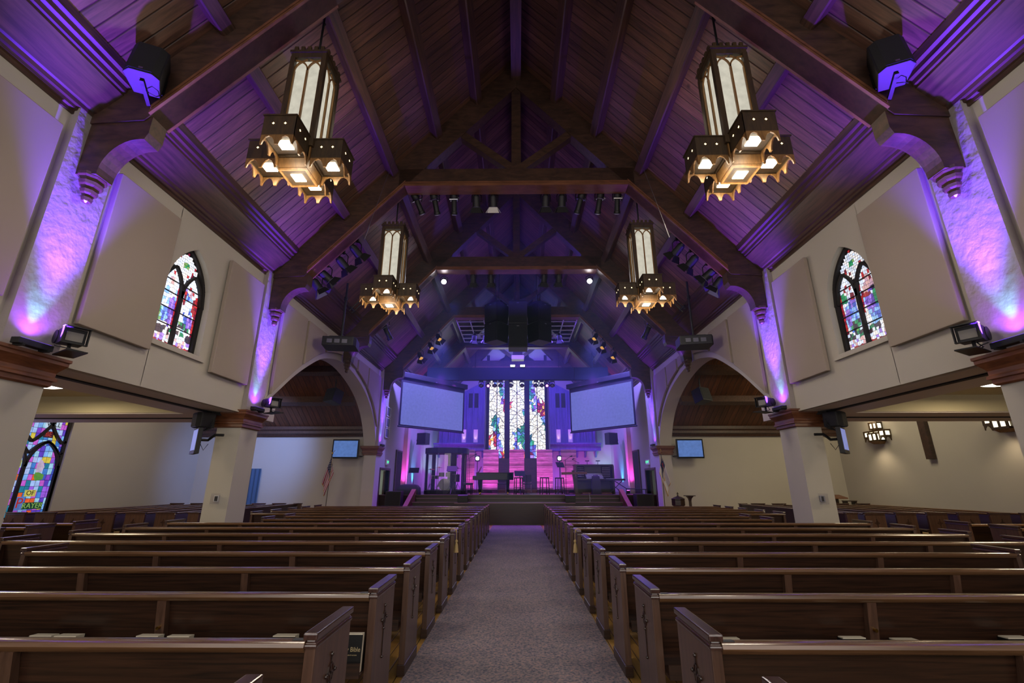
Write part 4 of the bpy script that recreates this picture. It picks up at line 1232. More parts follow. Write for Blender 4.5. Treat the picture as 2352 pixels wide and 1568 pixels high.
def par(loc, d, label, lit=None, white=False, sc=1.0):
    t = thing('theatre_light', label, 'stage light', loc, 0, 'barn door stage lights')
    R = oriented(d) @ Matrix.Scale(sc, 4)
    b = MB(R); b.cyl((0, 0, 0.14), (0, 0, -0.12), 0.095, 0.105, 14); b.cyl((0, 0, 0.22), (0, 0, 0.14), 0.05, 0.085, 12)
    b.build('can', M['black'], t, smooth=True)
    b = MB(R)
    for k in range(4):
        Q = Matrix.Rotation(k * math.pi / 2, 4, 'Z')
        b2 = MB(R @ Q); w = 0.10
        b2.add([(-w, w, -0.13), (w, w, -0.13), (w * 1.5, w * 1.9, -0.27), (-w * 1.5, w * 1.9, -0.27), (-w, w + 0.006, -0.13), (w, w + 0.006, -0.13), (w * 1.5, w * 1.9 + 0.006, -0.27), (-w * 1.5, w * 1.9 + 0.006, -0.27)], [(0, 1, 2, 3), (4, 7, 6, 5), (0, 4, 5, 1), (2, 6, 7, 3), (0, 3, 7, 4), (1, 5, 6, 2)])
        o = len(b.v); b.v += b2.v; b.f += [[i + o for i in f] for f in b2.f]; b.mi += b2.mi
    b.build('barn_door', M['white'] if white else M['black'], t)
    b = MB(R); b.cyl((0, 0, -0.115), (0, 0, -0.122), 0.092, n=14); b.build('lens', lit or M['lens'], t)
    b = MB(); z = 0.28 * sc
    b.tube([(0.12 * sc, 0, 0), (0.12 * sc, 0, z * 0.7), (0.05, 0, z), (-0.05, 0, z), (-0.12 * sc, 0, z * 0.7), (-0.12 * sc, 0, 0)], 0.012); b.box(-0.03, 0.03, -0.03, 0.03, z - 0.01, z + 0.08)
    b.build('yoke', M['bracket'], t)
    return t


def ellipsoidal(loc, d, label, sc=1.0):
    t = thing('theatre_spotlight', label, 'stage light', loc, 0, 'long barrelled stage lights')
    R = oriented(d) @ Matrix.Scale(sc, 4)
    b = MB(R); b.lathe([(0.02, 0.28), (0.08, 0.26), (0.10, 0.18), (0.095, 0.08), (0.07, 0.04), (0.07, -0.26), (0.085, -0.27), (0.085, -0.33), (0.07, -0.34)], n=12)
    b.build('barrel', M['black'], t, smooth=True)
    b = MB(R); b.cyl((0, 0, -0.335), (0, 0, -0.345), 0.06, n=12); b.build('lens', M['lens'], t)
    b = MB(R); b.box(-0.11, 0.11, -0.11, 0.11, 0.03, 0.05); b.cyl((0.1, 0, 0.1), (0.15, 0, 0.1), 0.02, n=8); b.build('shutter', M['steel'], t)
    b = MB(); z = 0.26 * sc
    b.tube([(0.11, 0, 0), (0.11, 0, z * 0.75), (0.04, 0, z), (-0.04, 0, z), (-0.11, 0, z * 0.75), (-0.11, 0, 0)], 0.012); b.box(-0.03, 0.03, -0.03, 0.03, z - 0.01, z + 0.08)
    b.build('yoke', M['bracket'], t)
    return t


# pipes behind the second truss that carry the lights
for s, nm, X in SIDES:
    b = MB(X); b.cyl((4.9, 10.2, 6.55), (3.0, 10.2, 8.66), 0.024, n=8)
    for x in (4.6, 3.3): b.box(x - 0.02, x + 0.02, 10.06, 10.22, under(x) + 0.16, under(x) + 0.2)
    tag(b.build('lighting_pipe', M['black']), f'black lighting pipe slanting behind the {nm} rafter of the second truss', 'pipe')
    l = [('lowest', (4.92, 10.32, 6.22), (-0.5, 0.3, -0.7)), ('second lowest', (4.72, 10.34, 6.46), (-0.7, 0.5, -0.6)), ('second highest', (4.36, 10.34, 6.82), (-0.5, 0.6, -0.6)), ('highest', (4.05, 10.34, 7.15), (-0.5, 0.7, -0.6))]
    for w, p, d in l:
        par((s * p[0], p[1], p[2] - 0.05), (s * d[0], d[1], d[2]), f'{w} barn door light under the {nm} rafter of the second truss')
    # pipe rack behind the projector, and the black barrel further along
    b = MB(X)
    for o in (0, 0.22): b.cyl((5.1, 13.0 + o, 6.55), (3.9, 13.0 + o, 7.88), 0.022, n=8)
    b.cyl((4.7, 13.0, 6.99), (4.7, 13.25, 6.99), 0.03, n=8); b.cyl((5.05, 12.9, 6.62), (5.05, 13.3, 6.62), 0.03, n=8)
    tag(b.build('pipe_rack', M['black']), f'black double pipe rack on the {nm} roof slope above the projector', 'pipe')
    ellipsoidal((s * 4.62, 15.25, 6.72), (-s * 0.35, 0.3, -0.75), f'black barrel spotlight over the far haunch of the {nm} arch', 1.25)
b = MB(); b.cyl((-2.9, 10.3, 8.82), (2.9, 10.3, 8.82), 0.024, n=8)
for x in (-2.4, -0.85, 0.75, 2.3): b.box(x - 0.02, x + 0.02, 10.02, 10.33, 9.12, 9.16); b.box(x - 0.02, x + 0.02, 10.29, 10.33, 8.82, 9.16)
tag(b.build('lighting_pipe', M['black']), 'level black lighting pipe behind the collar beam of the second truss', 'pipe')
cl = [(-2.58, 'e', (0.35, 0.4, -0.8)), (-2.12, 'e', (0.15, 0.4, -0.8)), (-1.62, 'e', (0.0, 0.35, -0.85)), (-1.04, 'p', (0, 0.5, -0.8)), (-0.60, 'w', (0, 0.5, -0.8)), (0.76, 'p', (0, 0.5, -0.8)), (1.18, 'p', (0, 0.5, -0.8)), (1.66, 'e', (-0.25, 0.35, -0.85)), (2.16, 'e', (-0.12, 0.4, -0.8)), (2.62, 'e', (0.0, 0.35, -0.85))]
for i, (x, k, d) in enumerate(cl):
    l = f'{ORD[i]} stage light from the left under the second collar beam'
    if k == 'e': ellipsoidal((x, 10.3, 8.52), d, l)
    else: par((x, 10.3, 8.50), d, l + (', white barn doors' if k == 'w' else ''), white=(k == 'w'))
for i, x in enumerate((-1.55, -0.92, 0.98, 1.5)):
    par((x, 14.98, 8.50), (0, 0.5, -0.8), f'{ORD[i]} small stage light from the left under the third collar beam')
amber = emission('amber_lens', (255, 190, 90), 0.7)
for s, nm, X in SIDES:
    for w, p in (('lowest', (4.15, 18.95, 6.78)), ('middle', (3.72, 18.95, 7.22)), ('highest', (3.40, 18.95, 7.62))):
        par((s * p[0], p[1], p[2] - 0.04), (-s * 0.4, -0.35, -0.8), f'{w} of three amber lit lights by the {nm} rafter of the fourth truss', amber)
    for k, x in enumerate((1.55, 2.1)):
        par((s * x, 21.6, 8.42), (s * 0.1, 0.4, -0.8), f'{("inner", "outer")[k]} light hanging under the {nm} pipe grid', amber if k else None)
    # open pipe grid beside the loudspeaker cluster
    t = thing('pipe_grid', f'violet lit open pipe grid {nm} of the loudspeaker cluster', 'grid', (0, 0, 0), 0, 'ceiling pipe grids')
    b = MB(X)
    for y in lerp(19.75, 23.6, 6): b.box(0.95, 2.85, y - 0.02, y + 0.02, 8.80, 8.84)
    b.build('cross_bar', M['white'], t)
    b = MB(X)
    for x in (0.97, 1.55, 2.2, 2.83): b.box(x - 0.025, x + 0.025, 19.7, 23.65, 8.84, 8.88)
    b.build('long_bar', M['white'], t)
    # bright beam light on the third truss
    t = thing('beam_light', f'dazzling white beam light under the {nm} end of the third collar beam', 'stage light', (s * 2.60, 14.98, 8.42), 0, 'dazzling beam lights')
    R = oriented((-s * 0.15, -1, -0.75))
    b = MB(R); b.cyl((0, 0, 0.2), (0, 0, -0.08), 0.09, 0.10, 14); b.build('can', M['black'], t, smooth=True)
    b = MB(R); b.cyl((0, 0, -0.07), (0, 0, -0.085), 0.085, n=14); b.build('lens', M['spot_white'], t)
    b = MB(); b.tube([(0.12, 0, 0), (0.12, 0, 0.14), (0, 0, 0.2), (-0.12, 0, 0.14), (-0.12, 0, 0)], 0.012); b.build('yoke', M['bracket'], t)

# ------------------------------------------------------------------ loudspeaker cluster, screens, black beam
def cluster(x, rz, z0, z1, w, label, n=2):
    t = thing('loudspeaker', label, 'speaker', (x, 18.75, 0), rz, 'hanging loudspeaker cluster')
    h = (z1 - z0) / n
    for k in range(n):
        b = MB(); y0 = -0.1 * (0 if k else 0.0)
        b.prism([(-0.40, z0 + k * h), (-0.42, z0 + (k + 1) * h - 0.03), (0.42, z0 + (k + 1) * h - 0.03), (0.30, z0 + k * h)], 'x', -w / 2, w / 2)
        c = b.build('cabinet', M['black'], t, bev=0.015)
        b = MB(); b.prism([(-0.405, z0 + k * h + 0.05), (-0.42, z0 + (k + 1) * h - 0.08), (-0.44, z0 + (k + 1) * h - 0.08), (-0.425, z0 + k * h + 0.05)], 'x', -w / 2 + 0.04, w / 2 - 0.04); b.build('grille', M['grille'], c)
        b = MB(); b.box(-0.05, 0.05, -0.452, -0.44, z0 + (k + 1) * h - 0.13, z0 + (k + 1) * h - 0.10); b.build('badge', M['steel'], c)
    b = MB(); b.box(-w / 2 + 0.05, w / 2 - 0.05, -0.3, 0.3, z1, z1 + 0.06); b.cyl((-0.1, 0, z1), (-0.1, 0, z1 + 2.2), 0.012, n=6); b.cyl((0.1, 0, z1), (0.1, 0, z1 + 2.2), 0.012, n=6); b.build('rigging', M['bracket'], t)


cluster(0.05, 0, 6.95, 9.05, 0.80, 'middle stack of the loudspeaker cluster hung over the aisle')
cluster(-0.86, rad(-38), 7.25, 9.0, 0.72, 'left angled stack of the hanging loudspeaker cluster')
cluster(0.96, rad(38), 7.25, 9.0, 0.72, 'right angled stack of the hanging loudspeaker cluster')
for s, nm, X in SIDES:
    t = thing('projection_screen', f'large angled projection screen, {nm} of the stage, pale blue picture', 'screen', (s * 4.02, 22.1, 4.0), s * rad(-48.7), 'angled projection screens')
    hw = 1.865
    b = MB(); b.box(-hw, hw, -0.004, 0.0, 0.06, 2.0); b.build('picture', M['screen'], t)
    b = MB(); b.box(-hw - 0.09, hw + 0.09, -0.001, 0.012, -0.02, 2.3); b.build('black_border', M['black'], t)
    b = MB(); b.cyl((-hw - 0.12, 0.0, -0.03), (hw + 0.12, 0.0, -0.03), 0.035, n=8); b.build('bottom_bar', M['black'], t)
    b = MB(); b.box(-hw - 0.22, hw + 0.22, -0.10, 0.16, 2.22, 2.46); b.build('housing', M['black'], t, bev=0.015)
    b = MB(); b.box(-0.05, 0.05, -0.104, -0.10, 2.24, 2.27); b.build('badge', M['steel'], t)
    b = MB()
    for x in (-1.6, 1.6): b.cyl((x, 0.05, 2.46), (x, 0.05, 3.3), 0.012, n=6)
    b.build('suspension', M['bracket'], t)
t = thing('lighting_beam', 'long black box beam spanning the stage over the screens', 'beam', (0, 23.6, 6.70))
b = MB(); b.box(-4.72, 4.78, -0.14, 0.14, 0.0, 0.66); b.build('body', mat('haze_tinted_black', (22, 36, 58), 0.7), t, bev=0.01)  # black beam, the blue of the stage haze put into its colour
b = MB()
for x in (-4.0, -2.2, 2.2, 4.0): b.cyl((x, 0.0, 0.66), (x, 0.0, 1.5), 0.015, n=6)
b.build('suspension', M['bracket'], t)
for x, w in ((-0.22, 'left'), (0.30, 'right')):
    t = thing('blinder', f'{w} of two glaring white blinder lamps on top of the black beam', 'stage light', (x, 23.42, 7.37), 0, 'blinder lamps')
    b = MB(); b.box(-0.13, 0.13, -0.02, 0.12, 0.0, 0.13); b.build('housing', M['black'], t)
    b = MB(); b.box(-0.115, 0.115, -0.03, -0.02, 0.015, 0.115); b.build('lens', M['blinder'], t)
t = thing('centre_projector', 'pale box projector hung above the two blinder lamps', 'projector', (0.05, 23.3, 7.72))
b = MB(); b.box(-0.33, 0.33, -0.2, 0.3, 0.0, 0.22); b.build('body', M['white'], t, bev=0.02)
b = MB(); b.box(-0.25, 0.25, -0.1, 0.2, 0.22, 0.55); b.build('mount', M['black'], t)
for i, (x, c) in enumerate(((-1.87, None), (-1.50, 1), (-1.16, None), (-0.86, None), (-0.32, None), (0.27, None), (1.0, None), (1.3, None), (1.57, 1), (1.85, None))):
    t = thing('moving_head', f'{ORD[i]} moving head light from the left under the black beam' + (', glowing magenta' if c else ''), 'stage light', (x, 23.6, 6.36), 0, 'moving head lights')
    b = MB(); b.box(-0.11, 0.11, -0.09, 0.09, 0.24, 0.34); b.build('base', M['black'], t, bev=0.01)
    b = MB(); b.box(-0.14, -0.11, -0.04, 0.04, 0.0, 0.26); b.box(0.11, 0.14, -0.04, 0.04, 0.0, 0.26); b.build('yoke', M['black'], t)
    b = MB(); b.sph((0, 0, 0.06), 0.11, 10); b.build('head', M['gloss'], t, smooth=True)
    b = MB(); b.cyl((0, -0.09, 0.03), (0, -0.115, 0.02), 0.06, n=12); b.build('lens', M['led_mag'] if c else M['lens'], t)

# ------------------------------------------------------------------ aisle lamps, wall lanterns, cross
for s, nm, X in SIDES:
    for k, y in enumerate((8.4, 4.2)):
        t = thing('ceiling_lamp', f'round glowing ceiling lamp in the low {nm} aisle ' + ('beside the nearest pier' if k == 0 else 'closest to the camera'), 'ceiling lamp', (s * 8.9, y, 3.26), 0, 'round aisle ceiling lamps')
        b = MB(); b.lathe([(0.30, 0.04), (0.30, 0.01), (0.26, 0.0)], n=24); b.build('rim', M['white'], t, smooth=True)
        b = MB(); b.lathe([(0.26, 0.0), (0.18, -0.02), (0.02, -0.03)], n=24); b.build('diffuser', M['disc'], t, smooth=True)


def make_sconce(label):
    """projects towards -x from a wall at x=0"""
    t = thing('wall_lantern', label, 'wall lamp', (0, 0, 0), 0, 'gothic wall lanterns')
    def tier(nm, hw, dp, z0, z1, panes, apron):
        b = MB(); b.box(-dp, 0, -hw, hw, z0, z0 + 0.06); b.box(-dp, 0, -hw, hw, z1 - 0.06, z1)
        for y in [-hw + 0.02 + (2 * hw - 0.04) * i / panes for i in range(panes + 1)]: b.box(-dp, -dp + 0.03, y - 0.035, y + 0.035, z0, z1)
        for sg in (-1, 1): b.box(-0.03, 0, sg * hw - 0.02, sg * hw + 0.02, z0, z1)
        f = b.build(nm, M['wood_lantern'], t)
        b = MB(); b.box(-dp + 0.012, -0.01, -hw + 0.012, hw - 0.012, z0 + 0.035, z1 - 0.035); b.build('glass', M['sconce_pane'], f)
        if apron:
            b = MB(); scallop(b, -hw, hw, -dp + 0.01, z0 + 0.01, apron, 0.14, ax='y')
            for sg in (-1, 1): scallop(b, -dp, 0, sg * (hw - 0.01), z0 + 0.01, 1, 0.14)
            b.build('scalloped_apron', M['wood_lantern'], f)
    tier('upper_box', 0.19, 0.20, 0.52, 0.80, 2, 0)
    tier('lower_box', 0.50, 0.22, 0.24, 0.50, 4, 4)
    tier('centre_box', 0.22, 0.30, 0.10, 0.42, 2, 0)
    b = MB(); b.loft([[(-0.29, -0.21, 0.10), (0, -0.21, 0.10), (0, 0.21, 0.10), (-0.29, 0.21, 0.10)], [(-0.2, -0.14, 0.02), (0, -0.14, 0.02), (0, 0.14, 0.02), (-0.2, 0.14, 0.02)]]); b.build('foot', M['wood_gold'], t)
    return t


q = make_sconce('glowing wooden wall lantern on the right transept wall, left of the wooden cross'); q.location = (13.19, 17.05, 2.86)
dup(q, (13.19, 12.5, 2.80), 0, 'glowing wooden wall lantern right of the wooden cross, half hidden by the low ceiling')
for y in (17.05, 12.5):
    lamp('SPOT', (12.72, y, 2.85), (13.15, y, 0.6), 26, WARM, 0.12, 120, 0.9)
    lamp('POINT', (12.75, y, 3.75), None, 14, WARM, 0.12)
t = thing('wooden_cross', 'large dark wooden cross hung on the right transept wall, only its foot in view', 'cross', (13.12, 15.1, 2.25))
b = MB(); b.box(-0.06, 0.06, -0.13, 0.13, 0.0, 3.1); b.build('upright', M['wood_beam'], t, bev=0.01)
b = MB(); b.box(-0.06, 0.06, -0.8, -0.13, 2.1, 2.36); b.box(-0.06, 0.06, 0.13, 0.8, 2.1, 2.36); b.build('crossbar', M['wood_beam'], t, bev=0.01)
# blue lit hanging in the left transept
bm_blue = mat('blue_curtain', (58, 84, 112), 0.75, bump=0.3, bscale=14)
b = MB()
N_ = 28
top = [(-11.3 + 0.85 * i / N_, 19.33 + 0.025 * math.sin(i * 1.1), 2.1) for i in range(N_ + 1)]
vs = top + [(x, y, 0.05) for x, y, z in top]
b.add(vs + [(x, y + 0.012, z) for x, y, z in vs], [(i, i + 1, N_ + 2 + i, N_ + 1 + i) for i in range(N_)])
tag(b.build('curtain', bm_blue, smooth=True), 'narrow blue curtain on the left transept end wall beside the pier', 'curtain')

# ------------------------------------------------------------------ flags, font, stands
def flag(label, x, y, us, rz=0.0):
    t = thing('flag', label, 'flag', (x, y, 0.008), rz)
    b = MB(); b.lathe([(0.17, 0.0), (0.17, 0.03), (0.06, 0.06), (0.03, 0.12), (0.02, 0.13)], n=14); b.build('stand', M['brass'], t, smooth=True)
    b = MB(); b.cyl((0, 0, 0.1), (0.05, 0, 2.62), 0.014, n=8); b.build('pole', M['wood_pew'], t)
    b = MB(); b.sph((0.05, 0, 2.66), 0.035, 8)
    if us:
        for sg in (-1, 1): b.bar((0.05, 0, 2.68), (0.05 + sg * 0.09, 0, 2.77), 0.012, 0.035, (0, 1, 0))
    else: b.box(0.043, 0.057, -0.007, 0.007, 2.68, 2.82); b.box(0.02, 0.08, -0.007, 0.007, 2.75, 2.765)
    b.build('finial', M['brass'], t)
    NU, NV = 30, 13
    mats = [mat('flag_red', (150, 18, 28), 0.8), mat('flag_white', (196, 190, 190), 0.8), mat('flag_navy', (22, 24, 62), 0.8), mat('flag_gold', (190, 150, 70), 0.7)]
    def P(u, v):
        z = 2.52 - v * 0.62 - u * 0.98 * (1 - 0.10 * v)
        xx = 0.05 - 0.012 * (2.52 - z) + (-1 if us else 1) * u * (0.24 - 0.10 * v) + (1 if us else -1) * 0.16 * v * (1 - 0.7 * u) - (0.02 if us else -0.02)
        yy = -0.02 - 0.05 * math.sin(v * 7 + u * 2) * min(1, u * 4) - 0.03 * math.sin(v * 15) * u
        return (xx, yy, z)
    b = MB()
    for i in range(NU):
        for j in range(NV):
            u0, u1, v0, v1 = i / NU, (i + 1) / NU, j / NV, (j + 1) / NV
            if us: b.m = 2 if (u0 < 0.4 and j < 7) else (0 if j % 2 == 0 else 1)
            else: b.m = 2 if (u0 < 0.33 and j < 7) else 1
            if i == NU - 1 or (j == NV - 1 and not us): b.m = 3
            b.add([P(u0, v0), P(u1, v0), P(u1, v1), P(u0, v1)], [(0, 1, 2, 3)])
    f = b.build('cloth', mats, t, smooth=True, weld=True)
    md = f.modifiers.new('thick', 'SOLIDIFY'); md.thickness = 0.006
    if us:
        b = MB()
        for r in range(9):
            for c in range(6 if r % 2 == 0 else 5):
                p = P(0.035 + 0.065 * (c + (0 if r % 2 == 0 else 0.5)), (0.6 + r * 0.72) / 13)
                b.sph((p[0], p[1] - 0.008, p[2]), 0.009, 4)
        b.build('star', mats[1], f)['kind'] = 'stuff'
    else:
        p = P(0.16, 0.26); b = MB(); b.box(p[0] - 0.012, p[0] + 0.012, p[1] - 0.012, p[1] - 0.008, p[2] - 0.09, p[2] + 0.07); b.box(p[0] - 0.045, p[0] + 0.045, p[1] - 0.012, p[1] - 0.008, p[2] + 0.015, p[2] + 0.038); b.build('red_cross', mats[0], f)
    b = MB(); b.tube([(0.06, -0.02, 2.5), (0.09, -0.05, 2.1), (0.08, -0.05, 1.75)], 0.008); b.lathe([(0.008, 1.75), (0.022, 1.72), (0.03, 1.6)], (0.08, -0.05, 0), 8); b.build('tassel', M['rope'], t)
    return t


flag('striped red and white flag with starred blue canton near the far left pier', -7.42, 18.72, True)
flag('white flag with navy canton and gold fringe on a pole before the far right pier', 5.62, 18.62, False)
t = thing('baptismal_font', 'eight sided wooden font with a cross on its lid by the far right pier', 'font', (6.04, 18.25, 0))
b = MB(); b.lathe([(0.20, 0.008), (0.20, 0.06), (0.11, 0.10), (0.10, 0.62), (0.16, 0.68), (0.25, 0.74), (0.25, 0.92), (0.23, 0.94)], n=8); b.build('bowl', M['wood_pew'], t)
b = MB(); b.lathe([(0.26, 0.94), (0.26, 0.97), (0.14, 1.03), (0.05, 1.06), (0.03, 1.09)], n=8); l = b.build('lid', M['wood_pew'], t)
b = MB(); b.box(-0.012, 0.012, -0.012, 0.012, 1.08, 1.20); b.box(-0.04, 0.04, -0.012, 0.012, 1.13, 1.155); b.build('cross', M['wood_pew'], l)
t = thing('plant_stand', 'slim dark wooden pedestal stand right of the font', 'stand', (6.48, 18.25, 0))
b = MB(); b.lathe([(0.13, 0.008), (0.12, 0.05), (0.06, 0.1), (0.055, 0.9), (0.08, 0.98), (0.16, 1.06)], n=4, ph=0.5); b.build('shaft', M['wood_pew'], t)
b = MB(); b.box(-0.17, 0.17, -0.17, 0.17, 1.06, 1.09); b.build('top', M['wood_pew'], t, bev=0.005)
t = thing('lectern', 'wooden lectern with sloping top in the far corner of the right transept', 'lectern', (12.2, 18.75, 0))
b = MB(); b.box(-0.1, 0.1, -0.08, 0.08, 0.06, 0.98); b.box(-0.22, 0.22, -0.18, 0.18, 0.0, 0.06); b.build('pedestal', M['wood_pew'], t, bev=0.006)
b = MB(); b.prism([(-0.24, 0.96), (-0.24, 1.0), (0.24, 1.10), (0.24, 1.06)], 'x', -0.36, 0.36); b.build('desk', M['wood_trim'], t)
t = thing('side_table', 'small open wooden stand beside the corner lectern in the right transept', 'table', (12.75, 18.75, 0))
b = MB(); b.box(-0.2, 0.2, -0.15, 0.15, 0.86, 0.89); b.build('top', M['wood_pew'], t)
for dx in (-0.17, 0.17):
    b = MB(); b.box(dx - 0.02, dx + 0.02, -0.13, 0.13, 0.0, 0.86); b.build('leg', M['wood_pew'], t)
b = MB(); b.box(-0.15, 0.15, -0.1, 0.1, 0.70, 0.72); b.build('shelf', M['wood_pew'], t)

# ------------------------------------------------------------------ chancel: organ cases, gallery shelves
violet_lit_wood = wood('violet_lit_case_wood', (70, 62, 110), (96, 86, 142), (6, 6, 0.6), 0.5, 0.06)  # violet of the stage light put into the wood colour
for s, nm, X in SIDES:
    t = thing('organ_case', f'tall panelled organ case {nm} of the stained glass window', 'organ case', (0, 0, 0), 0, 'organ cases')
    b = MB(X); b.prism([(2.02, 3.85), (4.75, 3.85), (4.75, 6.35), (3.9, 6.75), (2.02, 7.75)], 'y', 28.55, 29.15); b.build('body', violet_lit_wood, t)
    b = MB(X)
    for x in (2.05, 2.36, 2.72, 3.08, 3.44, 3.8, 4.16, 4.52, 4.73): b.box(x - 0.035, x + 0.035, 28.48, 28.56, 3.85, 7.6 - max(0, x - 2.0) * 0.52)
    b.build('stile', violet_lit_wood, t)
    b = MB(X)
    for x in (2.54, 2.9): b.box(x - 0.12, x + 0.12, 28.52, 28.56, 6.05, 6.95)
    b.build('louvre', M['groove'], t)
    b = MB(X)
    for x in (2.54, 3.26): b.box(x - 0.13, x + 0.13, 28.525, 28.56, 3.92, 4.7)
    b.build('lit_slot', mat('pale_slot', (220, 200, 190), 0.6), t)
    b = MB(X); b.prism([(28.2, 3.70), (28.12, 3.78), (28.12, 3.86), (29.19, 3.86), (29.19, 3.42), (28.3, 3.42), (28.3, 3.66)], 'x', 1.98, 5.05); sh = b.build('gallery_shelf', violet_lit_wood, t)
    for x in (2.15, 2.65, 3.2, 3.7, 4.2, 4.85):
        b = MB(X); b.prism([(29.19, 3.05), (29.05, 3.1), (28.95, 3.36), (28.4, 3.42), (29.19, 3.42)], 'x', x - 0.05, x + 0.05); b.build('bracket', violet_lit_wood, sh)
    for x in (2.54, 3.26): lamp('SPOT', (s * x, 28.42, 3.95), (s * x, 28.6, 5.5), 9, WARM, 0.03, 60, 0.9)
    t = thing('loudspeaker', f'black loudspeaker on a wall bracket below the {nm} projection screen', 'speaker', (s * 5.12, 25.6, 3.55), s * rad(28), 'stage loudspeakers')
    b = MB(); b.prism([(-0.3, -0.25), (0.3, -0.25), (0.24, 0.2), (-0.24, 0.2)], 'z', 0.0, 0.62); b.build('cabinet', M['black'], t, bev=0.01)
    b = MB(); b.box(-0.27, 0.27, -0.262, -0.252, 0.03, 0.59); b.build('grille', M['grille'], t)
    b = MB(); b.bar((s * 0.2, 0.15, 0.3), (s * 0.86, 0.42, 0.3), 0.05, 0.05); b.bar((s * 0.2, 0.15, 0.1), (s * 0.86, 0.42, 0.1), 0.05, 0.05); b.build('bracket', M['bracket'], t)

# ------------------------------------------------------------------ on the stage
SZ = 1.05
# five boarded backdrop panels
for i, (x, w) in enumerate(((-2.56, 0.52), (-1.42, 0.83), (-0.02, 0.80), (1.48, 0.85), (2.78, 0.83))):
    wd = ('leftmost, half hidden by the drum booth', 'second from the left, behind the piano', 'middle one, before the centre of the window', 'fourth from the left, behind a black stool', 'rightmost, beside the organ console')[i]
    t = thing('backdrop_panel', f'tall boarded panel glowing pink, {wd}', 'panel', (x, 25.55, SZ), 0, 'boarded backdrop panels')
    b = MB()
    z = 0.16; k = 0
    while z < 2.22:
        off = rnd.random()
        cut = -w / 2 + w * (0.25 + 0.5 * off)
        dy = 0.012 * rnd.random()
        b.box(-w / 2, cut - 0.002, -0.03 - dy, 0, z, z + 0.110); dy = 0.012 * rnd.random(); b.box(cut + 0.002, w / 2, -0.03 - dy, 0, z, z + 0.110)
        z += 0.115
    b.build('boards', M['pallet'], t)
    b = MB(); b.box(-w / 2 + 0.03, w / 2 - 0.03, 0.0, 0.05, 0.0, 2.24); b.box(-w / 2, w / 2, -0.25, 0.28, 0.0, 0.06); b.box(-w / 2 + 0.02, w / 2 - 0.02, -0.02, 0.0, 0.06, 0.16); b.build('frame', M['black'], t)
    t = thing('floor_light', f'small black floor light aimed up at the {ORD[i]} boarded panel from the left', 'stage light', (x, 24.72, SZ), 0, 'floor lights under the boarded panels')
    b = MB(); b.box(-0.12, 0.12, -0.06, 0.06, 0.02, 0.16); b.build('body', M['black'], t, bev=0.01)
    b = MB(); b.box(-0.1, 0.1, 0.06, 0.064, 0.05, 0.14); b.build('lens', M['led_mag'], t)
    b = MB(); b.box(-0.14, -0.12, -0.05, 0.05, 0.0, 0.1); b.box(0.12, 0.14, -0.05, 0.05, 0.0, 0.1); b.build('yoke', M['bracket'], t)
for x, w in ((-2.12, 'left'), (2.25, 'right')):
    t = thing('stage_lamp', f'dazzling round white lamp on a short stand between the {w} boarded panels', 'stage light', (x, 25.2, SZ), 0, 'round stage lamps')
    b = MB(); b.cyl((0, 0, 0), (0, 0, 1.65), 0.02, n=8); b.box(-0.18, 0.18, -0.12, 0.12, 0.0, 0.02); b.build('stand', M['black'], t)
    b = MB(); b.box(-0.12, 0.12, -0.02, 0.14, 1.60, 1.90); b.build('housing', M['black'], t, bev=0.02)
    b = MB(); b.lathe([(0.02, -0.09), (0.09, -0.07), (0.11, 0.0), (0.09, 0.07), (0.02, 0.09)], (0, -0.03, 1.75), 12, 0.8, 0.3); b.build('lens', M['led_white'], t, smooth=True)
# tall dark doors/screens behind the panels
# magenta wall strips
for s, nm, X in SIDES:
    t = thing('strip_light', f'magenta floor light at the foot of the {nm} chancel pilaster', 'stage light', (s * 5.45, 23.75, SZ), 0, 'pilaster floor lights')
    b = MB(); b.box(-0.08, 0.08, -0.06, 0.06, 0.0, 0.14); b.build('body', M['black'], t, bev=0.01)
    b = MB(); b.box(-0.06, 0.06, -0.05, 0.05, 0.14, 0.145); b.build('lens', M['led_mag'], t)

# grand piano with its bench
t = thing('grand_piano', 'black grand piano on casters before the second boarded panel', 'piano', (-1.06, 22.3, SZ), rad(2))
out = [(-0.82, -0.72), (0.55, -0.66)]
out += [(0.55 + 0.33 * math.sin(a), -0.33 - 0.33 * math.cos(a)) for a in lerp(0.1, 2.4, 8)]
out += [(0.45, 0.22), (0.15, 0.42), (-0.2, 0.6), (-0.5, 0.7), (-0.82, 0.72)]
b = MB(); b.prism(out, 'z', 0.62, 0.92); b.build('body', M['gloss'], t, bev=0.012)
b = MB(); b.prism([(x * 1.02, y * 1.02) for x, y in out], 'z', 0.92, 0.945); b.build('lid', M['gloss'], t)
b = MB(); b.box(-0.98, -0.82, -0.70, 0.70, 0.62, 0.70); b.box(-0.98, -0.84, -0.70, -0.64, 0.70, 0.80); b.box(-0.98, -0.84, 0.64, 0.70, 0.70, 0.80); kb = b.build('key_bed', M['gloss'], t)
b = MB()
for i in range(26): b.box(-0.965, -0.83, -0.63 + i * 0.0485, -0.585 + i * 0.0485, 0.70, 0.715)
b.build('keys', M['white'], kb)
b = MB(); b.prism([(-0.78, 0.945), (-0.62, 1.22), (-0.60, 1.22), (-0.74, 0.945)], 'y', -0.35, 0.35); b.build('music_desk', M['gloss'], t)
for x, y in ((-0.66, -0.55), (-0.66, 0.52), (0.62, -0.3)):
    b = MB(); b.lathe([(0.05, 0.10), (0.075, 0.2), (0.055, 0.24), (0.085, 0.5), (0.085, 0.62)], (x, y, 0), 8); lg = b.build('leg', M['gloss'], t)
    b = MB(); b.cyl((x - 0.02, y, 0.05), (x + 0.02, y, 0.05), 0.05, n=12); b.box(x - 0.015, x + 0.015, y - 0.02, y + 0.02, 0.05, 0.12); b.build('caster', M['brass'], lg)
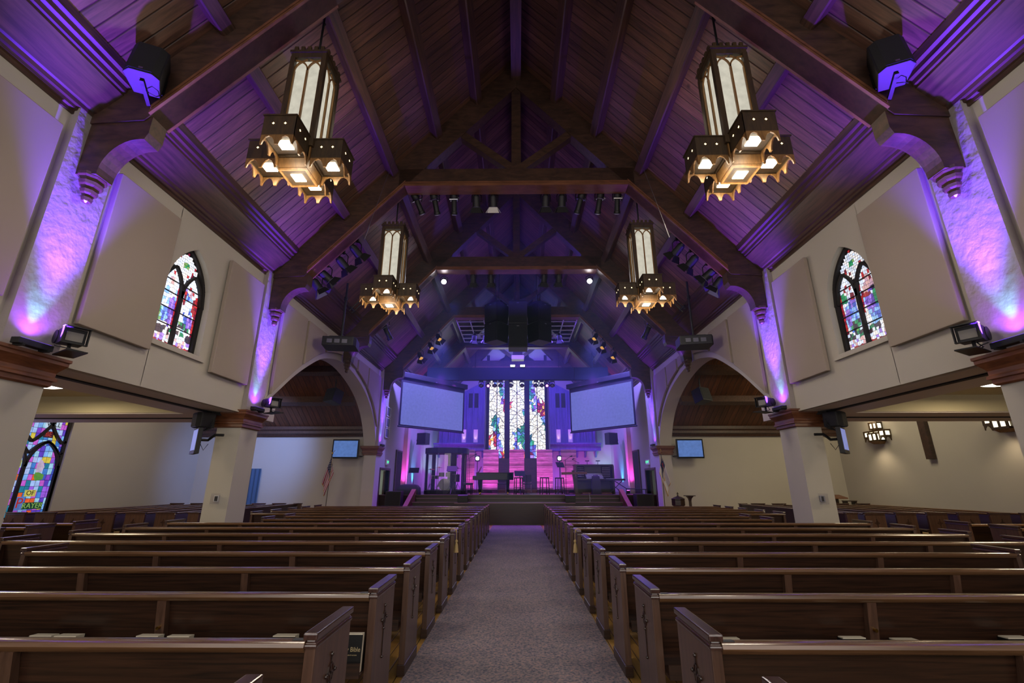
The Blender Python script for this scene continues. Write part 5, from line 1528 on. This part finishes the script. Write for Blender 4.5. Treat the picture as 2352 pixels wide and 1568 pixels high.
b = MB(); b.box(-0.62, -0.56, -0.1, 0.1, 0.12, 0.62); b.box(-0.70, -0.52, -0.14, 0.14, 0.08, 0.14)
for y in (-0.08, 0, 0.08): b.box(-0.78, -0.66, y - 0.015, y + 0.015, 0.07, 0.085)
b.build('pedal_lyre', M['gloss'], t)
t = thing('piano_bench', 'black padded bench at the keyboard end of the grand piano', 'bench', (-2.28, 22.2, SZ))
b = MB(); b.box(-0.20, 0.20, -0.40, 0.40, 0.40, 0.50); b.build('seat', M['black'], t, bev=0.02)
for x in (-0.16, 0.16):
    for y in (-0.35, 0.35):
        b = MB(); b.cyl((x, y, 0), (x, y, 0.40), 0.02, 0.028, 8); b.build('leg', M['gloss'], t)
# drum riser, booth and kit
t = thing('drum_booth', 'curved clear acrylic drum booth with a dark padded roof, left on the stage', 'drum booth', (-3.42, 22.75, SZ))
b = MB()
n = 10
ring = [(1.0 * math.cos(a), 0.62 * math.sin(a)) for a in lerp(math.pi, 2 * math.pi, n)]
full = ring + [(1.0, 0.7), (-1.0, 0.7)]
b.prism(full, 'z', 0.0, 0.16); b.build('riser', M['black'], t)
b = MB(); b.prism([(x * 1.03, y * 1.03) for x, y in full], 'z', 1.84, 2.10); b.build('roof', mat('dark_padded_roof', (34, 34, 52), 0.6), t, bev=0.01)
for i in range(n):
    (xa, ya), (xb, yb) = ring[i], ring[i + 1]
    b = MB(); b.bar((xa * 0.99 + (xb - xa) * 0.03, ya * 0.99 + (yb - ya) * 0.03, 1.0), (xb * 0.99 - (xb - xa) * 0.03, yb * 0.99 - (yb - ya) * 0.03, 1.0), 0.008, 1.66); b.build('clear_panel', M['acrylic'], t)
b = MB()
for x, y in ring[::2] + [(1.0, 0.66), (-1.0, 0.66)]: b.cyl((x * 0.985, y * 0.985, 0.16), (x * 0.985, y * 0.985, 1.84), 0.013, n=6)
b.build('post', M['steel'], t)
b = MB(); b.box(-0.80, -0.62, 0.62, 0.7, 0.16, 1.84); b.box(0.0, 0.42, 0.62, 0.7, 0.16, 1.84); b.build('rear_baffle', mat('navy_baffle', (40, 40, 66), 0.8), t)
t = thing('drum_kit', 'drum kit with bass drum, toms and cymbal stands inside the booth', 'drum kit', (-3.45, 22.75, SZ + 0.16))
chrome = M['steel']
b = MB(); b.cyl((0.0, -0.22, 0.27), (0.0, 0.18, 0.27), 0.26, n=22); d = b.build('bass_drum', mat('dark_drum_shell', (50, 34, 40), 0.3), t, smooth=True)
b = MB(); b.cyl((0, -0.24, 0.27), (0, -0.222, 0.27), 0.25, n=22); b.build('drum_head', mat('brown_drum_head', (84, 66, 60), 0.5), d)
for x, y, z, r, h in ((-0.16, 0.0, 0.62, 0.14, 0.18), (0.18, 0.0, 0.62, 0.15, 0.18), (0.5, 0.1, 0.38, 0.20, 0.34), (-0.5, 0.1, 0.52, 0.18, 0.14)):
    b = MB(); b.cyl((x, y, z), (x, y, z + h), r, n=16); d = b.build('tom', mat('dark_tom_shell', (60, 44, 54), 0.3), t, smooth=True)
    b = MB(); b.cyl((x, y, z + h), (x, y, z + h + 0.012), r * 1.03, n=16); b.build('drum_head', M['white'], d)
    b = MB()
    for a in (0, 2.1, 4.2): b.tube([(x, y, z), (x, y, 0.2), (x + 0.2 * math.cos(a), y + 0.16 * math.sin(a), 0.0)], 0.009, 5)
    b.build('stand', chrome, d)
for x, y, z, r in ((-0.68, -0.12, 0.95, 0.2), (0.62, -0.15, 1.0, 0.22), (-0.35, 0.3, 1.05, 0.2), (0.4, 0.34, 1.08, 0.19)):
    b = MB(); b.lathe([(r, -0.012), (r * 0.4, 0.008), (0.03, 0.02), (0.02, 0.035)], (x, y, z), 18); d = b.build('cymbal', M['brass'], t, smooth=True)
    b = MB(); b.cyl((x, y, 0.12), (x, y, z), 0.011, n=6)
    for a in (0.3, 2.4, 4.5): b.tube([(x, y, 0.32), (x + 0.17 * math.cos(a), y + 0.14 * math.sin(a), 0.0)], 0.010, 5)
    b.build('stand', chrome, d)


# stands, stools, microphones
def music_stand(x, y, label, h=1.05, rz=0.0):
    t = thing('music_stand', label, 'music stand', (x, y, SZ), rz, 'music stands')
    b = MB(); b.prism([(-0.06, h), (0.08, h + 0.24), (0.095, h + 0.24), (-0.03, h)], 'x', -0.24, 0.24); b.build('desk', M['black'], t)
    b = MB(); b.cyl((0, 0, 0.2), (0, 0.02, h + 0.1), 0.013, n=6); b.build('pole', M['black'], t)
    b = MB()
    for a in (0.5, 2.6, 4.7): b.tube([(0, 0, 0.24), (0.14 * math.cos(a), 0.14 * math.sin(a), 0.1), (0.25 * math.cos(a), 0.25 * math.sin(a), 0.01)], 0.011, 5)
    b.build('tripod', M['black'], t)


def mic_stand(x, y, label, h=1.4, boom=0.3, rz=0.0):
    t = thing('microphone_stand', label, 'microphone stand', (x, y, SZ), rz, 'microphone stands')
    b = MB(); b.cyl((0, 0, 0.02), (0, 0, h), 0.012, n=6); b.build('pole', M['black'], t)
    b = MB(); b.lathe([(0.14, 0.0), (0.14, 0.02), (0.03, 0.035)], n=14); b.build('base', M['black'], t)
    b = MB(); b.cyl((-boom * 0.3, 0, h - 0.05), (boom, 0, h + 0.14), 0.009, n=6); b.build('boom', M['black'], t)
    b = MB(); b.cyl((boom, 0, h + 0.14), (boom + 0.12, 0, h + 0.18), 0.02, 0.026, 8); b.build('microphone', M['gloss'], t)


def stool(x, y, label, h=0.74):
    t = thing('stool', label, 'stool', (x, y, SZ), 0.3, 'black stage stools')
    b = MB(); b.box(-0.17, 0.17, -0.17, 0.17, h - 0.05, h); b.build('seat', M['black'], t, bev=0.015)
    for sx in (-1, 1):
        for sy in (-1, 1):
            b = MB(); b.bar((sx * 0.14, sy * 0.14, h - 0.05), (sx * 0.17, sy * 0.17, 0), 0.03, 0.03, (0, 1, 0)); b.build('leg', M['black'], t)
    b = MB()
    for z in (0.22, 0.3):
        b.box(-0.16, 0.16, -0.165, -0.145, z, z + 0.02); b.box(-0.16, 0.16, 0.145, 0.165, z, z + 0.02); b.box(-0.165, -0.145, -0.16, 0.16, z, z + 0.02); b.box(0.145, 0.165, -0.16, 0.16, z, z + 0.02)
    b.build('rung', M['black'], t)


def stage_chair(x, y, label):
    t = thing('stage_chair', label, 'chair', (x, y, SZ), 0, 'black stage chairs')
    b = MB(); b.box(-0.22, 0.22, -0.2, 0.22, 0.42, 0.48); b.build('seat', M['black'], t, bev=0.02)
    b = MB(); b.box(-0.22, 0.22, 0.18, 0.24, 0.56, 0.92); b.build('backrest', M['black'], t, bev=0.02)
    for sx in (-1, 1):
        for y0, top_ in ((-0.18, 0.42), (0.21, 0.58)):
            b = MB(); b.cyl((sx * 0.2, y0, 0), (sx * 0.2, y0, top_), 0.014, n=6); b.build('leg', M['steel'], t)


stool(1.24, 21.8, 'black stool on its own before the fourth boarded panel')
stool(0.06, 21.9, 'black stool at the tail of the grand piano')
stool(2.0, 22.6, 'black stool left of the leaning wooden cross')
stage_chair(0.50, 24.2, 'black chair between the middle and fourth boarded panels')
stage_chair(-0.78, 24.4, 'black chair seen under the grand piano, between two boarded panels')
music_stand(-2.98, 21.7, 'wide black music stand before the drum booth', 1.0)
music_stand(-4.92, 22.6, 'black music stand left of the drum booth', 0.95)
music_stand(0.12, 21.55, 'square black music stand at the tail of the piano', 0.78, rad(8))
music_stand(2.02, 22.1, 'tilted black music stand beside the lone microphone', 1.18, rad(40))
mic_stand(2.30, 22.6, 'slim microphone stand before the rightmost boarded panel', 1.55, 0.22)
mic_stand(0.44, 22.3, 'short microphone stand right of the piano', 0.85, -0.32)
mic_stand(3.08, 24.0, 'microphone stand left of the organ console', 1.5, -0.3)
mic_stand(-2.38, 23.6, 'tall microphone stand right of the drum booth', 1.7, 0.25)
# leaning wooden cross
t = thing('standing_cross', 'rough wooden cross standing before the organ console', 'cross', (2.58, 21.5, SZ), rad(4))
b = MB(); b.bar((0.07, 0, 0.0), (-0.05, 0.06, 1.03), 0.12, 0.10, (0, 1, 0)); b.build('upright', M['wood_pew'], t)
b = MB(); b.bar((-0.60, -0.02, 0.90), (0.56, -0.02, 0.92), 0.09, 0.10); b.build('crossbar', M['wood_trim'], t)
b = MB(); b.box(-0.08, 0.24, -0.2, 0.2, 0.0, 0.05); b.build('foot', M['wood_pew'], t)
# organ console
t = thing('organ_console', 'large organ console with stop jambs and rows of keys, right on the stage', 'organ', (3.72, 23.3, SZ))
b = MB()
b.box(-0.92, -0.84, -0.45, 0.5, 0.0, 1.30); b.box(0.84, 0.92, -0.45, 0.5, 0.0, 1.30); b.box(-0.84, 0.84, 0.35, 0.5, 0.0, 1.30); b.box(-0.95, 0.95, -0.2, 0.52, 1.30, 1.36); b.box(-0.84, 0.84, -0.5, 0.35, 0.62, 0.70)
b.build('cabinet', M['wood_stage'], t)
b = MB(); b.box(-0.40, 0.40, 0.2, 0.35, 0.95, 1.30); b.build('music_desk', M['wood_pew'], t)
for k in range(4):
    b = MB(); b.box(-0.40, 0.40, -0.46 + k * 0.14, -0.32 + k * 0.14, 0.70 + k * 0.065, 0.735 + k * 0.065)
    mn = b.build('manual', M['white'], t)
    b = MB()
    for i in range(20): b.box(-0.385 + i * 0.039, -0.37 + i * 0.039, -0.40 + k * 0.14, -0.32 + k * 0.14, 0.735 + k * 0.065, 0.745 + k * 0.065)
    b.build('black_keys', M['black'], mn)
for sg in (-1, 1):
    b = MB(); b.bar((sg * 0.44, 0.18, 1.0), (sg * 0.82, -0.12, 1.0), 0.03, 0.52); j = b.build('stop_jamb', M['wood_pew'], t)
    b = MB()
    for r in range(6):
        for c in range(6):
            f = (c + 0.5) / 6
            p = Vector((sg * (0.46 + 0.34 * f), 0.165 - 0.27 * f, 0.80 + r * 0.08)); b.cyl(p, p + Vector((-sg * 0.02, -0.035, 0)), 0.017, n=6)
    b.build('stop_knobs', M['white'], j)
b = MB()
for i in range(20): b.box(-0.62 + i * 0.065, -0.595 + i * 0.065, -0.75, -0.2, 0.05, 0.08)
b.box(-0.68, 0.70, -0.8, -0.2, 0.0, 0.05); b.build('pedal_board', M['wood_trim'], t)
for x in (-0.25, 0.28):
    b = MB(); b.cyl((x, 0.2, 1.36), (x, 0.2, 1.52), 0.012, n=6); b.box(x - 0.1, x + 0.1, 0.15, 0.25, 1.52, 1.56); b.build('reading_lamp', M['black'], t)
t = thing('organ_bench', 'dark bench draped with a black cover before the organ console', 'bench', (3.62, 22.1, SZ))
b = MB(); b.loft([[(-u, -v, z), (u, -v, z), (u, v, z), (-u, v, z)] for u, v, z in ((0.20, 0.20, 0.0), (0.19, 0.18, 0.55), (0.15, 0.14, 0.78), (0.08, 0.08, 0.85))]); b.build('cover', M['black'], t, smooth=True)
t = thing('keyboard_stand', 'black keyboard on a crossed stand right of the organ console', 'keyboard', (4.62, 22.6, SZ), rad(-20))
b = MB(); b.box(-0.45, 0.45, -0.14, 0.14, 0.60, 0.68); k = b.build('keyboard', M['black'], t, bev=0.008)
b = MB(); b.box(-0.40, 0.40, -0.145, -0.02, 0.68, 0.69); b.build('keys', M['white'], k)
for sg in (-1, 1):
    b = MB(); b.bar((-0.32 * sg, sg * 0.02, 0.0), (0.32 * sg, sg * 0.02, 0.6), 0.03, 0.03, (0, 1, 0)); b.build('leg', M['black'], t)
# loudspeakers and monitors around the steps
def sub(x, y, z, w, d, h, label, dark=True):
    t = thing('subwoofer', label, 'speaker', (x, y, z), 0, 'subwoofers beside the stage steps')
    b = MB(); b.box(-w / 2, w / 2, -d / 2, d / 2, 0, h); b.build('cabinet', M['black'], t, bev=0.012)
    b = MB(); b.box(-w / 2 + 0.03, w / 2 - 0.03, -d / 2 - 0.012, -d / 2, 0.03, h - 0.03); b.build('grille', M['grille'], t)


sub(-4.98, 19.55, 0.0, 0.62, 0.5, 1.22, 'tall black cabinet at the left stage steps beside the door')
sub(-4.50 - 0.0, 19.0, 0.0, 0.62 - 0.3, 0.4, 1.05, 'lower black cabinet right against the left stair stringer') if False else None
sub(5.05, 19.45, 0.0, 0.66, 0.6, 1.12, 'black cabinet at the right stage steps')
sub(-5.35, 18.55, 0.0, 0.5, 0.5, 1.10, 'black cabinet in front of the left side door') if False else None
t = thing('equipment_case', 'lumpy black covered equipment case on the left edge of the stage', 'case', (-4.78, 21.2, SZ))
b = MB(); b.loft([[(-u, -v, z), (u, -v, z), (u, v, z), (-u, v, z)] for u, v, z in ((0.48, 0.30, 0.0), (0.46, 0.28, 0.28), (0.36, 0.22, 0.40), (0.2, 0.12, 0.44))]); b.build('cover', M['black'], t, smooth=True)
for s, nm, X in SIDES:
    t = thing('stage_monitor', f'black wedge monitor on the {nm} end of the wooden front platform', 'speaker', (s * 2.15 - 0.03, 19.35, 0.80), s * rad(-6), 'wedge monitors')
    b = MB(); b.prism([(-0.2, 0.0), (0.22, 0.0), (0.20, 0.16), (-0.02, 0.30), (-0.2, 0.26)], 'x', -0.20, 0.20); b.build('cabinet', M['black'], t, bev=0.015)
    b = MB(); b.prism([(0.205, 0.18), (0.0, 0.31), (-0.0, 0.32), (0.215, 0.185)], 'x', -0.18, 0.18); b.build('grille', M['grille'], t)
t = thing('small_stand', 'thin metal stand on the right steps beside the wedge monitor', 'stand', (2.98, 19.9, 0.79))
b = MB(); b.tube([(0, 0, 0.0), (0, 0, 0.2), (-0.02, 0, 0.34)], 0.012); b.tube([(0, 0, 0.2), (0.06, 0, 0.1)], 0.01); b.build('rod', M['steel'], t)
t = thing('handrail', 'dark handrail at the right end of the stage', 'handrail', (0, 0, SZ))
b = MB(); b.tube([(4.25, 21.3, 0.62), (4.75, 21.0, 0.26), (5.6, 20.9, 0.22)], 0.02); b.build('rail', M['bracket'], t)
b = MB(); b.cyl((4.75, 21.0, 0.0), (4.75, 21.0, 0.26), 0.018, n=6); b.cyl((5.55, 20.9, 0.0), (5.55, 20.9, 0.22), 0.018, n=6); b.build('post', M['bracket'], t)
t = thing('wall_handrail', 'dark sloping handrail on the right wall between the two stage doors', 'handrail', (0, 0, 0))
b = MB(); b.tube([(5.76, 22.4, 1.15), (5.76, 21.85, 0.72), (5.80, 21.82, 0.70)], 0.025); b.box(5.76, 5.82, 22.2, 22.24, 0.98, 1.02); b.build('rail', M['wood_beam'], t)

# ------------------------------------------------------------------ thin stage haze under the far roof
hm = bpy.data.materials.new('stage_haze'); hm.use_nodes = True
ht = hm.node_tree; ht.nodes.remove(ht.nodes['Principled BSDF'])
hv = ht.nodes.new('ShaderNodeVolumeScatter'); hv.inputs['Color'].default_value = (0.5, 0.75, 1.0, 1); hv.inputs['Density'].default_value = 0.008
ht.links.new(hv.outputs[0], ht.nodes['Material Output'].inputs['Volume'])
b = MB(); b.prism([(-5.1, 1.3), (5.1, 1.3), (5.1, 6.5), (0.6, 11.6), (-0.6, 11.6), (-5.1, 6.5)], 'y', 11.2, 29.0)
hz = b.build('haze', hm); hz['kind'] = 'stuff'; tag(hz, 'thin blue stage haze filling the far end of the nave', 'haze')
